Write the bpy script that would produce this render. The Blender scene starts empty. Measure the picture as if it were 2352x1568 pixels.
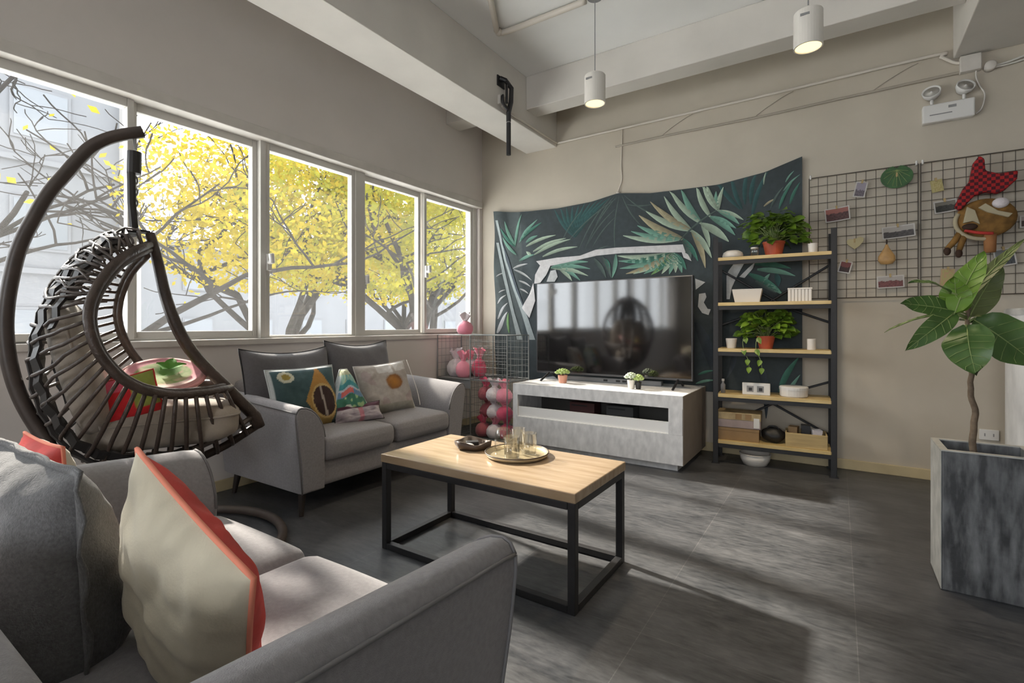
import bpy, bmesh, math, random
from mathutils import Vector, Matrix, Euler, noise
C = bpy.context.scene.collection
SC = bpy.context.scene
R = math.radians
PI = math.pi

# ------------------------------------------------------------------ camera, sky, sun, exposure
cd = bpy.data.cameras.new('camera')
cam = bpy.data.objects.new('camera', cd)
C.objects.link(cam)
cam.location = (0, 0, 1.1)
cam.rotation_euler = (R(90), 0, R(33.3))
cd.sensor_width = 36
cd.lens = 36 * 1140 / 2352
cd.shift_y = -38 / 2352
cd.clip_start = 0.02
SC.camera = cam

SC.view_settings.view_transform = 'Standard'
SC.view_settings.look = 'None'
SC.view_settings.gamma = 1
SC.view_settings.use_curve_mapping = False
SC.view_settings.exposure = 2.05

w = bpy.data.worlds.new('overcast_sky')
SC.world = w
w.use_nodes = True
bg = w.node_tree.nodes['Background']
bg.inputs[0].default_value = (0.93, 0.96, 1.0, 1)
bg.inputs[1].default_value = 1.9

sun_d = bpy.data.lights.new('sun', 'SUN')
sun_d.energy = 4.6
sun_d.angle = R(2.6)
sun_d.color = (1, 0.90, 0.78)
sun = bpy.data.objects.new('sun', sun_d)
C.objects.link(sun)
sun.rotation_euler = Vector((0.75, -0.12, -0.465)).to_track_quat('-Z', 'Y').to_euler()

for px_, py_, pz_, sx_, sy_, dir_ in ((-3.58, 0.15, 1.7, 8.8, 1.5, (1, 0, 0)), (0.25, -4.6, 1.72, 2.5, 1.65, (0, 1, 0))):
    pd = bpy.data.lights.new('window_portal', 'AREA')
    pd.shape = 'RECTANGLE'
    pd.size, pd.size_y = sx_, sy_
    pd.cycles.is_portal = True
    po_ = bpy.data.objects.new('window_portal', pd)
    po_.location = (px_, py_, pz_)
    po_.rotation_euler = Vector(dir_).to_track_quat('-Z', 'Y').to_euler()
    C.objects.link(po_)

# ------------------------------------------------------------------ helpers
def nd(nt, t, **kw):
    n = nt.nodes.new(t)
    for k, v in kw.items():
        setattr(n, k, v)
    return n

def mat(name, col, rough=0.6, metal=0.0, var=0.0, scale=8.0, stretch=(1, 1, 1), bump=0.0, bscale=60.0, spec=0.5,
        sheen=0.0, attr=False, col2=None, lo=0.3, hi=0.7, detail=4, ior=1.5, trans=0.0, coat=0.0):
    m = bpy.data.materials.new(name)
    m.use_nodes = True
    nt = m.node_tree
    b = nt.nodes['Principled BSDF']
    b.inputs['Roughness'].default_value = rough
    b.inputs['Metallic'].default_value = metal
    b.inputs['IOR'].default_value = ior
    b.inputs['Specular IOR Level'].default_value = spec
    b.inputs['Sheen Weight'].default_value = sheen
    b.inputs['Coat Weight'].default_value = coat
    b.inputs['Transmission Weight'].default_value = trans
    tc = nd(nt, 'ShaderNodeTexCoord')
    src = None
    if attr:
        a = nd(nt, 'ShaderNodeAttribute', attribute_name='Col')
        src = a.outputs['Color']
    if var > 0:
        mp = nd(nt, 'ShaderNodeMapping')
        mp.inputs['Scale'].default_value = stretch
        nt.links.new(tc.outputs['Object'], mp.inputs[0])
        nz = nd(nt, 'ShaderNodeTexNoise')
        nz.inputs['Scale'].default_value = scale
        nz.inputs['Detail'].default_value = detail
        nt.links.new(mp.outputs[0], nz.inputs['Vector'])
        rp = nd(nt, 'ShaderNodeValToRGB')
        rp.color_ramp.elements[0].position = lo
        rp.color_ramp.elements[1].position = hi
        c2 = col2 if col2 else tuple(min(1, c * (1 + var)) for c in col)
        c1 = col if col2 else tuple(c * (1 - var) for c in col)
        rp.color_ramp.elements[0].color = (*c1, 1)
        rp.color_ramp.elements[1].color = (*c2, 1)
        nt.links.new(nz.outputs['Fac'], rp.inputs[0])
        if src is None:
            nt.links.new(rp.outputs[0], b.inputs['Base Color'])
        else:
            mx = nd(nt, 'ShaderNodeMixRGB', blend_type='MULTIPLY')
            mx.inputs[0].default_value = 1
            rp.color_ramp.elements[0].color = (1 - var, 1 - var, 1 - var, 1)
            rp.color_ramp.elements[1].color = (1, 1, 1, 1)
            nt.links.new(src, mx.inputs[1])
            nt.links.new(rp.outputs[0], mx.inputs[2])
            nt.links.new(mx.outputs[0], b.inputs['Base Color'])
    elif src is not None:
        nt.links.new(src, b.inputs['Base Color'])
    else:
        b.inputs['Base Color'].default_value = (*col, 1)
    if bump > 0:
        nb = nd(nt, 'ShaderNodeTexNoise')
        nb.inputs['Scale'].default_value = bscale
        nb.inputs['Detail'].default_value = 3
        nt.links.new(tc.outputs['Object'], nb.inputs['Vector'])
        bp = nd(nt, 'ShaderNodeBump')
        bp.inputs['Strength'].default_value = bump
        bp.inputs['Distance'].default_value = 0.01
        nt.links.new(nb.outputs['Fac'], bp.inputs['Height'])
        nt.links.new(bp.outputs[0], b.inputs['Normal'])
    return m

def emit(name, col, s):
    m = bpy.data.materials.new(name)
    m.use_nodes = True
    nt = m.node_tree
    nt.nodes.clear()
    e = nd(nt, 'ShaderNodeEmission')
    e.inputs[0].default_value = (*col, 1)
    e.inputs[1].default_value = s
    o = nd(nt, 'ShaderNodeOutputMaterial')
    nt.links.new(e.outputs[0], o.inputs[0])
    return m

def translucent(name, col, col2, scale=2.0, mixf=0.5):
    m = bpy.data.materials.new(name)
    m.use_nodes = True
    nt = m.node_tree
    nt.nodes.clear()
    tc = nd(nt, 'ShaderNodeTexCoord')
    nz = nd(nt, 'ShaderNodeTexNoise')
    nz.inputs['Scale'].default_value = scale
    nt.links.new(tc.outputs['Object'], nz.inputs['Vector'])
    rp = nd(nt, 'ShaderNodeValToRGB')
    rp.color_ramp.elements[0].position = 0.35
    rp.color_ramp.elements[1].position = 0.65
    rp.color_ramp.elements[0].color = (*col, 1)
    rp.color_ramp.elements[1].color = (*col2, 1)
    nt.links.new(nz.outputs['Fac'], rp.inputs[0])
    d = nd(nt, 'ShaderNodeBsdfDiffuse')
    t = nd(nt, 'ShaderNodeBsdfTranslucent')
    nt.links.new(rp.outputs[0], d.inputs[0])
    nt.links.new(rp.outputs[0], t.inputs[0])
    mx = nd(nt, 'ShaderNodeMixShader')
    mx.inputs[0].default_value = mixf
    nt.links.new(d.outputs[0], mx.inputs[1])
    nt.links.new(t.outputs[0], mx.inputs[2])
    o = nd(nt, 'ShaderNodeOutputMaterial')
    nt.links.new(mx.outputs[0], o.inputs[0])
    return m

def glass_thin(name, tint=(0.97, 0.98, 0.98), refl=0.07, rough=0.0, veil=0.0):
    m = bpy.data.materials.new(name)
    m.use_nodes = True
    nt = m.node_tree
    nt.nodes.clear()
    t = nd(nt, 'ShaderNodeBsdfTransparent')
    t.inputs[0].default_value = (*tint, 1)
    g = nd(nt, 'ShaderNodeBsdfGlossy')
    g.inputs['Roughness'].default_value = rough
    lw = nd(nt, 'ShaderNodeLayerWeight')
    lw.inputs[0].default_value = 0.25
    mul = nd(nt, 'ShaderNodeMath', operation='MULTIPLY_ADD')
    mul.inputs[1].default_value = 0.2
    mul.inputs[2].default_value = refl
    nt.links.new(lw.outputs['Fresnel'], mul.inputs[0])
    mx = nd(nt, 'ShaderNodeMixShader')
    nt.links.new(mul.outputs[0], mx.inputs[0])
    nt.links.new(t.outputs[0], mx.inputs[1])
    nt.links.new(g.outputs[0], mx.inputs[2])
    last = mx
    if veil > 0:
        d = nd(nt, 'ShaderNodeBsdfTranslucent')
        d.inputs[0].default_value = (0.9, 0.9, 0.88, 1)
        m2 = nd(nt, 'ShaderNodeMixShader')
        m2.inputs[0].default_value = veil
        nt.links.new(mx.outputs[0], m2.inputs[1])
        nt.links.new(d.outputs[0], m2.inputs[2])
        last = m2
    o = nd(nt, 'ShaderNodeOutputMaterial')
    nt.links.new(last.outputs[0], o.inputs[0])
    return m

class MB:
    """collects shapes, then becomes ONE mesh object"""
    def __init__(self):
        self.v, self.f, self.mi, self.c = [], [], [], []
        self.m = 0
        self.col = (1, 1, 1)

    def add(self, vs, fs, cols=None):
        o = len(self.v)
        self.v += [tuple(x) for x in vs]
        self.c += cols if cols else [self.col] * len(vs)
        for f in fs:
            self.f.append([i + o for i in f])
            self.mi.append(self.m)
        return self

    def box(self, x0, y0, z0, x1, y1, z1, M=None):
        p = [Vector((x, y, z)) for z in (z0, z1) for y in (y0, y1) for x in (x0, x1)]
        if M is not None:
            p = [M @ q for q in p]
        return self.add(p, [(0, 2, 3, 1), (4, 5, 7, 6), (0, 1, 5, 4), (2, 6, 7, 3), (0, 4, 6, 2), (1, 3, 7, 5)])

    def tube(self, pts, r, n=8, closed=False, cap=True, flat=None):
        pts = [Vector(p) for p in pts]
        k = len(pts)
        rs = r if isinstance(r, (list, tuple)) else [r] * k
        up = None
        vs = []
        for i, p in enumerate(pts):
            if closed:
                d = pts[(i + 1) % k] - pts[i - 1]
            else:
                d = pts[min(i + 1, k - 1)] - pts[max(i - 1, 0)]
            if d.length < 1e-9:
                d = Vector((0, 0, 1))
            d.normalize()
            if up is None:
                up = Vector((0, 0, 1)) if abs(d.z) < 0.9 else Vector((1, 0, 0))
            a = up - d * up.dot(d)
            if a.length < 1e-6:
                a = d.orthogonal()
            a.normalize()
            up = a
            b = d.cross(a)
            for j in range(n):
                t = 2 * PI * j / n
                vs.append(p + (a * math.cos(t) + b * math.sin(t)) * rs[i])
        fs = []
        m = k if closed else k - 1
        for i in range(m):
            for j in range(n):
                a0, a1 = i * n + j, i * n + (j + 1) % n
                b0, b1 = ((i + 1) % k) * n + j, ((i + 1) % k) * n + (j + 1) % n
                fs.append((a0, a1, b1, b0))
        if cap and not closed:
            fs.append(tuple(range(n - 1, -1, -1)))
            fs.append(tuple((k - 1) * n + j for j in range(n)))
        return self.add(vs, fs)

    def lathe(self, prof, n=24, c=(0, 0, 0), M=None, fr=None, caps=True):
        vs, fs = [], []
        for r, z in prof:
            for j in range(n):
                t = 2 * PI * j / n
                q = Vector((r * math.cos(t), r * math.sin(t), z))
                if fr:
                    q = fr(q, t)
                q = (M @ q) if M is not None else q + Vector(c)
                vs.append(q)
        for i in range(len(prof) - 1):
            for j in range(n):
                fs.append((i * n + j, i * n + (j + 1) % n, (i + 1) * n + (j + 1) % n, (i + 1) * n + j))
        if caps and prof[0][0] > 1e-6:
            fs.append(tuple(range(n - 1, -1, -1)))
        if caps and prof[-1][0] > 1e-6:
            fs.append(tuple((len(prof) - 1) * n + j for j in range(n)))
        return self.add(vs, fs)

    def grid(self, fn, nu, nv, cf=None, wrap=False):
        vs, cs, fs = [], [], []
        for i in range(nu + 1):
            for j in range(nv + 1):
                vs.append(fn(i / nu, j / nv))
                cs.append(cf(i / nu, j / nv) if cf else self.col)
        for i in range(nu):
            for j in range(nv):
                a = i * (nv + 1) + j
                fs.append((a, a + nv + 1, a + nv + 2, a + 1))
        return self.add(vs, fs, cs)

    def prism(self, poly, h0, h1, fn):
        k = len(poly)
        vs = [fn(p, h0) for p in poly] + [fn(p, h1) for p in poly]
        fs = [tuple(range(k - 1, -1, -1)), tuple(range(k, 2 * k))]
        fs += [(i, (i + 1) % k, k + (i + 1) % k, k + i) for i in range(k)]
        return self.add(vs, fs)

    def ball(self, c, r, nu=12, nv=8, M=None, fn=None):
        rx, ry, rz = r if isinstance(r, (tuple, list)) else (r, r, r)
        prof = []
        vs, fs = [], []
        for i in range(nv + 1):
            p = PI * i / nv
            for j in range(nu):
                t = 2 * PI * j / nu
                q = Vector((rx * math.sin(p) * math.cos(t), ry * math.sin(p) * math.sin(t), rz * math.cos(p)))
                if fn:
                    q = fn(q)
                if M is not None:
                    q = M @ q
                vs.append(q + Vector(c))
        for i in range(nv):
            for j in range(nu):
                fs.append((i * nu + j, (i + 1) * nu + j, (i + 1) * nu + (j + 1) % nu, i * nu + (j + 1) % nu))
        return self.add(vs, fs)

    def build(self, name, mats, parent=None, smooth=False, bevel=0, seg=2, sub=0, weld=False, normals=True):
        me = bpy.data.meshes.new(name)
        me.from_pydata(self.v, [], self.f)
        mats = mats if isinstance(mats, (list, tuple)) else [mats]
        for m in mats:
            me.materials.append(m)
        me.polygons.foreach_set('material_index', self.mi)
        ca = me.color_attributes.new('Col', 'FLOAT_COLOR', 'POINT')
        flat = []
        for c in self.c:
            flat += [c[0], c[1], c[2], 1]
        ca.data.foreach_set('color', flat)
        if normals or weld:
            bm = bmesh.new()
            bm.from_mesh(me)
            if weld:
                bmesh.ops.remove_doubles(bm, verts=bm.verts, dist=1e-5)
            if normals:
                bmesh.ops.recalc_face_normals(bm, faces=bm.faces)
            bm.to_mesh(me)
            bm.free()
        if smooth:
            me.polygons.foreach_set('use_smooth', [True] * len(me.polygons))
        me.update()
        o = bpy.data.objects.new(name, me)
        C.objects.link(o)
        if parent:
            o.parent = parent
        if bevel:
            b = o.modifiers.new('bevel', 'BEVEL')
            b.width = bevel
            b.segments = seg
            b.limit_method = 'ANGLE'
            b.angle_limit = R(40)
        if sub:
            s = o.modifiers.new('sub', 'SUBSURF')
            s.levels = sub
            s.render_levels = sub
        if smooth and bevel:
            o.modifiers.new('wn', 'WEIGHTED_NORMAL')
        return o

def thing(name, label, cat, loc=(0, 0, 0), rz=0.0, group=None):
    o = bpy.data.objects.new(name, None)
    o.empty_display_size = 0.1
    C.objects.link(o)
    o.location = loc
    o.rotation_euler = (0, 0, rz)
    return tag(o, label, cat, group)

def tag(o, label, cat, group=None):
    o['label'] = label
    o['category'] = cat
    if group:
        o['group'] = group
    return o

def struct(o, label=None):
    o['kind'] = 'structure'
    if label:
        o['label'] = label
    return o

def lin(r, g, b):
    f = lambda v: ((v / 255 + 0.055) / 1.055) ** 2.4 if v > 10 else v / 255 / 12.92
    return (f(r), f(g), f(b))

def copy_tree(o, parent=None):
    c = o.copy()
    C.objects.link(c)
    if parent:
        c.parent = parent
    for ch in list(o.children):
        copy_tree(ch, c)
    return c

def dense(pts, k=6):
    """smooth curve through points"""
    out = []
    n = len(pts)
    P = [Vector(p) for p in pts]
    for i in range(n - 1):
        a, b, c, d = P[max(0, i - 1)], P[i], P[i + 1], P[min(n - 1, i + 2)]
        for j in range(k):
            t = j / k
            out.append(0.5 * (2 * b + (c - a) * t + (2 * a - 5 * b + 4 * c - d) * t * t + (3 * b - a - 3 * c + d) * t ** 3))
    out.append(P[-1])
    return out

# ------------------------------------------------------------------ materials
M = {}
M['wall'] = mat('wall_paint', (0.53, 0.48, 0.40), 0.85, var=0.05, scale=3, bump=0.05, bscale=25)
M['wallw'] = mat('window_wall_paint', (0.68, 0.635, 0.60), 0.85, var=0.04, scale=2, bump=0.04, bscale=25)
M['ceil'] = mat('ceiling_paint', (0.86, 0.86, 0.845), 0.9, var=0.03, scale=2)
M['beam'] = mat('beam_paint', (0.68, 0.65, 0.605), 0.85, var=0.05, scale=3, bump=0.05, bscale=20)
M['frame'] = mat('window_frame_paint', (0.60, 0.58, 0.54), 0.45)
M['trimw'] = mat('pale_trim_paint', (0.62, 0.585, 0.54), 0.6, var=0.06, scale=10)
M['base'] = mat('pale_wood_baseboard', (0.55, 0.46, 0.28), 0.5, var=0.1, scale=6)
M['glass'] = glass_thin('window_glass', (0.88, 0.89, 0.89), 0.03, veil=0.012)  # thin white translucent veil mixed evenly into the panes
M['cupglass'] = glass_thin('drinking_glass', (0.995, 0.995, 0.985), 0.05)
M['black'] = mat('black_powder_coat', (0.018, 0.018, 0.02), 0.45, var=0.15, scale=30)
M['blackm'] = mat('black_matte_metal', (0.03, 0.031, 0.034), 0.55, metal=0.3)
M['sofa'] = mat('grey_sofa_fabric', (0.255, 0.244, 0.256), 0.9, var=0.10, scale=90, bump=0.22, bscale=420, sheen=0.25, detail=2)
M['sofad'] = mat('charcoal_cushion_fabric', (0.105, 0.10, 0.108), 0.85, var=0.08, scale=70, bump=0.2, bscale=380, sheen=0.35)
M['piping'] = mat('dark_piping', (0.03, 0.03, 0.033), 0.8)
M['pipeg'] = mat('grey_piping', (0.19, 0.185, 0.19), 0.85)
M['linen'] = mat('dark_grey_linen', (0.135, 0.136, 0.14), 0.92, var=0.22, scale=160, stretch=(1, 1, 1), bump=0.35, bscale=300, sheen=0.2)
M['leg'] = mat('dark_wood_leg', (0.03, 0.022, 0.018), 0.5)
M['cream'] = mat('cream_cotton', (0.60, 0.545, 0.42), 0.9, var=0.05, scale=12, bump=0.1, bscale=200, sheen=0.15)
M['red'] = mat('red_cotton', (0.55, 0.045, 0.035), 0.8, var=0.25, scale=9, bump=0.1, bscale=200)
M['coral'] = mat('coral_cotton', (0.85, 0.28, 0.18), 0.8)
M['print'] = mat('printed_cotton', (1, 1, 1), 0.85, attr=True, var=0.12, scale=60, bump=0.12, bscale=260, sheen=0.15)
M['cloth'] = mat('tapestry_print', (1, 1, 1), 0.85, attr=True, var=0.18, scale=26, bump=0.08, bscale=200)
M['card'] = mat('card_print', (1, 1, 1), 0.55, attr=True)
M['wood'] = mat('oak_tabletop', (0.31, 0.22, 0.135), 0.24, var=0.1, scale=3.2, stretch=(1.2, 9, 4), col2=(0.43, 0.33, 0.225), spec=0.5, detail=6)
M['shelfwood'] = mat('yellow_pine_board', (0.52, 0.37, 0.14), 0.4, var=0.1, scale=4, stretch=(1.5, 12, 6), col2=(0.68, 0.52, 0.25))
M['darkwood'] = mat('dark_walnut', (0.065, 0.042, 0.03), 0.4, var=0.3, scale=8)
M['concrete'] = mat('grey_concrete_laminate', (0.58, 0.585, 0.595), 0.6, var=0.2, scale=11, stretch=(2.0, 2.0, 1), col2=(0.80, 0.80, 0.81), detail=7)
M['taupe'] = mat('shaded_side_laminate', (0.27, 0.235, 0.205), 0.7, var=0.1, scale=7)  # shade on the cabinet's right end put into a darker colour
M['niche'] = mat('lit_niche_white', (0.85, 0.85, 0.85), 0.5)  # near-white stands in for window light on the niche floor
M['screen'] = mat('tv_screen_glass', (0.006, 0.006, 0.007), 0.07, ior=1.85, spec=0.7)
M['bezel'] = mat('tv_bezel', (0.10, 0.10, 0.105), 0.35, metal=0.6)
M['rattan'] = mat('dark_brown_rattan', (0.062, 0.042, 0.032), 0.42, var=0.3, scale=18, bump=0.3, bscale=90)
M['rattang'] = mat('grey_brown_rattan', (0.085, 0.066, 0.056), 0.45, var=0.3, scale=30, bump=0.25, bscale=120)
M['strap'] = mat('black_rattan_strap', (0.018, 0.015, 0.014), 0.5)
M['polem'] = mat('bronze_painted_steel', (0.066, 0.050, 0.042), 0.4, var=0.15, scale=14)
M['steel'] = mat('chain_steel', (0.35, 0.34, 0.33), 0.4, metal=0.9)
M['planter'] = mat('worn_black_cement', (0.042, 0.044, 0.048), 0.5, var=0.4, scale=11, stretch=(2.6, 1, 0.6), col2=(0.25, 0.26, 0.27), lo=0.38, hi=0.80, detail=9, bump=0.2, bscale=30)
M['rimg'] = mat('worn_pale_edge', (0.42, 0.42, 0.40), 0.7, var=0.2, scale=14)
M['soil'] = mat('dark_soil', (0.04, 0.03, 0.022), 0.95, var=0.4, scale=40, bump=0.8, bscale=60)
M['bark'] = mat('plant_bark', (0.17, 0.125, 0.085), 0.85, var=0.3, scale=30, bump=0.5, bscale=60)
M['leafd'] = mat('fig_leaf_green', (0.052, 0.115, 0.028), 0.36, var=0.25, scale=9, col2=(0.085, 0.165, 0.04))
M['leafl'] = mat('bright_fig_leaf', (0.10, 0.20, 0.02), 0.36, var=0.25, scale=9, col2=(0.15, 0.27, 0.035))
M['leafo'] = mat('olive_leaf_underside', (0.10, 0.13, 0.045), 0.5, var=0.25, scale=8, col2=(0.16, 0.19, 0.07))
M['vein'] = mat('leaf_vein', (0.26, 0.34, 0.12), 0.5)
M['pothos'] = mat('pothos_leaf', (0.05, 0.125, 0.012), 0.35, var=0.3, scale=14, col2=(0.19, 0.31, 0.03))
M['orange'] = mat('terracotta_pot', (0.52, 0.10, 0.045), 0.45)
M['white'] = mat('white_ceramic', (0.72, 0.69, 0.65), 0.4)
M['whitem'] = mat('white_plastic', (0.72, 0.71, 0.69), 0.45)
M['lampw'] = mat('white_lamp_shade', (0.72, 0.69, 0.64), 0.45)
M['pipew'] = mat('cream_conduit', (0.66, 0.61, 0.54), 0.5)
M['wire'] = mat('dark_grid_wire', (0.075, 0.06, 0.045), 0.5)
M['wireg'] = mat('grey_crate_wire', (0.22, 0.235, 0.235), 0.45, metal=0.4)
M['cream_board'] = mat('crate_ply', (0.45, 0.33, 0.15), 0.6, var=0.15, scale=6, stretch=(1, 1, 8))
M['brownbox'] = mat('kraft_box', (0.30, 0.19, 0.09), 0.7, var=0.1, scale=10)
M['pink'] = mat('pink_plush', (0.80, 0.28, 0.36), 0.9, sheen=0.4, bump=0.3, bscale=120)
M['hot'] = mat('magenta_plush', (0.68, 0.09, 0.17), 0.9, sheen=0.4, bump=0.3, bscale=120)
M['wplush'] = mat('white_plush', (0.74, 0.68, 0.70), 0.9, sheen=0.4, bump=0.3, bscale=120)
M['rplush'] = mat('dusty_red_plush', (0.40, 0.10, 0.12), 0.9, sheen=0.3, bump=0.3, bscale=120)
M['gold'] = mat('tray_brass_wood', (0.50, 0.41, 0.26), 0.3, metal=0.3)
M['greyp'] = mat('grey_plastic', (0.25, 0.25, 0.255), 0.5)
M['column'] = mat('white_stone_paint', (0.68, 0.67, 0.65), 0.6, var=0.15, scale=6, stretch=(3, 3, 0.7))
M['succ'] = mat('succulent_green', (0.28, 0.42, 0.10), 0.5, var=0.3, scale=30, col2=(0.5, 0.62, 0.25))
M['succp'] = mat('pale_succulent', (0.52, 0.60, 0.46), 0.55, var=0.2, scale=30)
M['pinkpot'] = mat('peach_pot', (0.70, 0.34, 0.24), 0.5)

def floor_mat():
    m = bpy.data.materials.new('slate_floor_tiles')
    m.use_nodes = True
    nt = m.node_tree
    b = nt.nodes['Principled BSDF']
    tc = nd(nt, 'ShaderNodeTexCoord')
    def noise_(scale, st, det=6):
        mp = nd(nt, 'ShaderNodeMapping')
        mp.inputs['Scale'].default_value = st
        nt.links.new(tc.outputs['Object'], mp.inputs[0])
        n = nd(nt, 'ShaderNodeTexNoise')
        n.inputs['Scale'].default_value = scale
        n.inputs['Detail'].default_value = det
        n.inputs['Roughness'].default_value = 0.65
        nt.links.new(mp.outputs[0], n.inputs['Vector'])
        return n
    n1 = noise_(2.6, (0.8, 2.0, 1), 9)
    n2 = noise_(20, (0.7, 2.4, 1), 8)
    rp = nd(nt, 'ShaderNodeValToRGB')
    rp.color_ramp.elements[0].position = 0.36
    rp.color_ramp.elements[1].position = 0.66
    rp.color_ramp.elements[0].color = (0.026, 0.029, 0.034, 1)
    rp.color_ramp.elements[1].color = (0.125, 0.127, 0.132, 1)
    ad = nd(nt, 'ShaderNodeMixRGB', blend_type='MIX')
    ad.inputs[0].default_value = 0.5
    nt.links.new(n1.outputs['Fac'], ad.inputs[1])
    nt.links.new(n2.outputs['Fac'], ad.inputs[2])
    nt.links.new(ad.outputs[0], rp.inputs[0])
    br = nd(nt, 'ShaderNodeTexBrick')
    br.offset = 0.0
    br.inputs['Color1'].default_value = (1, 1, 1, 1)
    br.inputs['Color2'].default_value = (0.86, 0.86, 0.87, 1)
    br.inputs['Mortar'].default_value = (1.5, 1.45, 1.4, 1)
    br.inputs['Scale'].default_value = 1
    br.inputs['Mortar Size'].default_value = 0.0016
    br.inputs['Brick Width'].default_value = 0.645
    br.inputs['Row Height'].default_value = 0.645
    mp = nd(nt, 'ShaderNodeMapping')
    mp.inputs['Location'].default_value = (0.59 + 0.645, 0.2, 0)
    nt.links.new(tc.outputs['Object'], mp.inputs[0])
    nt.links.new(mp.outputs[0], br.inputs['Vector'])
    mx = nd(nt, 'ShaderNodeMixRGB', blend_type='MULTIPLY')
    mx.inputs[0].default_value = 1
    nt.links.new(rp.outputs[0], mx.inputs[1])
    nt.links.new(br.outputs[0], mx.inputs[2])
    nt.links.new(mx.outputs[0], b.inputs['Base Color'])
    rr = nd(nt, 'ShaderNodeMapRange')
    rr.inputs[3].default_value = 0.30
    rr.inputs[4].default_value = 0.55
    nt.links.new(n2.outputs['Fac'], rr.inputs[0])
    nt.links.new(rr.outputs[0], b.inputs['Roughness'])
    bp = nd(nt, 'ShaderNodeBump')
    bp.inputs['Strength'].default_value = 0.12
    bp.inputs['Distance'].default_value = 0.01
    nt.links.new(n2.outputs['Fac'], bp.inputs['Height'])
    nt.links.new(bp.outputs[0], b.inputs['Normal'])
    return m
M['floor'] = floor_mat()

# ------------------------------------------------------------------ the room
WX, TY, CZ = -3.42, 4.58, 3.43
YB, XR = -4.5, 5.0
struct(MB().box(WX - 0.25, YB - 0.2, -0.15, XR, TY + 0.2, 0).build('floor', M['floor']), 'dark grey slate tile floor')
struct(MB().box(WX - 0.25, YB - 0.2, CZ, XR, TY + 0.2, CZ + 0.15).build('ceiling', M['ceil']), 'pale concrete ceiling slab')
struct(MB().box(WX, TY, 0, XR, TY + 0.2, CZ).build('wall_back', M['wall']), 'beige plastered wall behind the television')
struct(MB().box(WX, YB - 0.2, 0, -1.0, YB, CZ).box(-1.0, YB - 0.2, 2.55, XR, YB, CZ).box(-1.0, YB - 0.2, 0, XR, YB, 0.9).box(1.5, YB - 0.2, 0.9, XR, YB, 2.55).build('wall_front', M['wall']))  # opening behind the viewer added to let sky light in
struct(MB().box(XR, YB - 0.2, 0, XR + 0.2, TY + 0.2, CZ).build('wall_right', M['wall']))
SILL, HEAD = 0.975, 2.43
mb = MB()
mb.box(WX - 0.2, YB - 0.2, 0, WX, TY + 0.2, SILL)
mb.box(WX - 0.2, YB - 0.2, HEAD, WX, TY + 0.2, CZ)
mb.box(WX - 0.2, YB - 0.2, SILL, WX, YB + 0.3, HEAD)
mb.box(WX - 0.2, 4.53, SILL, WX, TY + 0.2, HEAD)
struct(mb.build('wall_left', M['wallw']), 'grey window wall with a long row of windows')
# pale ledge over and sill under the windows
struct(MB().box(WX - 0.12, YB + 0.3, HEAD - 0.005, WX + 0.035, 4.545, HEAD + 0.065).build('trim_1', M['trimw'], bevel=0.006), 'pale ledge above the windows')
struct(MB().box(WX - 0.14, YB + 0.3, SILL - 0.012, WX + 0.02, 4.545, SILL + 0.03).build('trim_2', M['trimw'], bevel=0.006), 'pale window sill')
struct(MB().box(WX, TY - 0.018, 0, XR, TY, 0.075).build('baseboard_back', M['base'], bevel=0.004), 'yellowish wooden baseboard under the beige wall')
struct(MB().box(WX, YB, 0, WX + 0.016, TY - 0.02, 0.075).build('baseboard_left', M['base'], bevel=0.004))
# beams
BZ = 2.95
struct(MB().box(-2.82, YB, BZ, -2.45, TY, CZ).build('ceiling_beam', M['beam'], bevel=0.006), 'concrete ceiling beam running along the window wall')
struct(MB().box(0.67, YB, BZ, 1.07, TY, CZ).build('ceiling_beam', M['beam'], bevel=0.006), 'concrete ceiling beam at the right')
struct(MB().box(-2.45, 3.97, 3.12, 0.67, 4.17, CZ).build('ceiling_beam', M['beam'], bevel=0.006), 'cross beam above the television wall')
struct(MB().box(WX, 3.95, 3.19, -2.82, 4.17, CZ).build('ceiling_beam', M['beam'], bevel=0.006), 'short cross beam over the window corner')
struct(MB().box(1.07, 3.97, 3.12, XR, 4.17, CZ).build('ceiling_beam', M['beam'], bevel=0.006))

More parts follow.
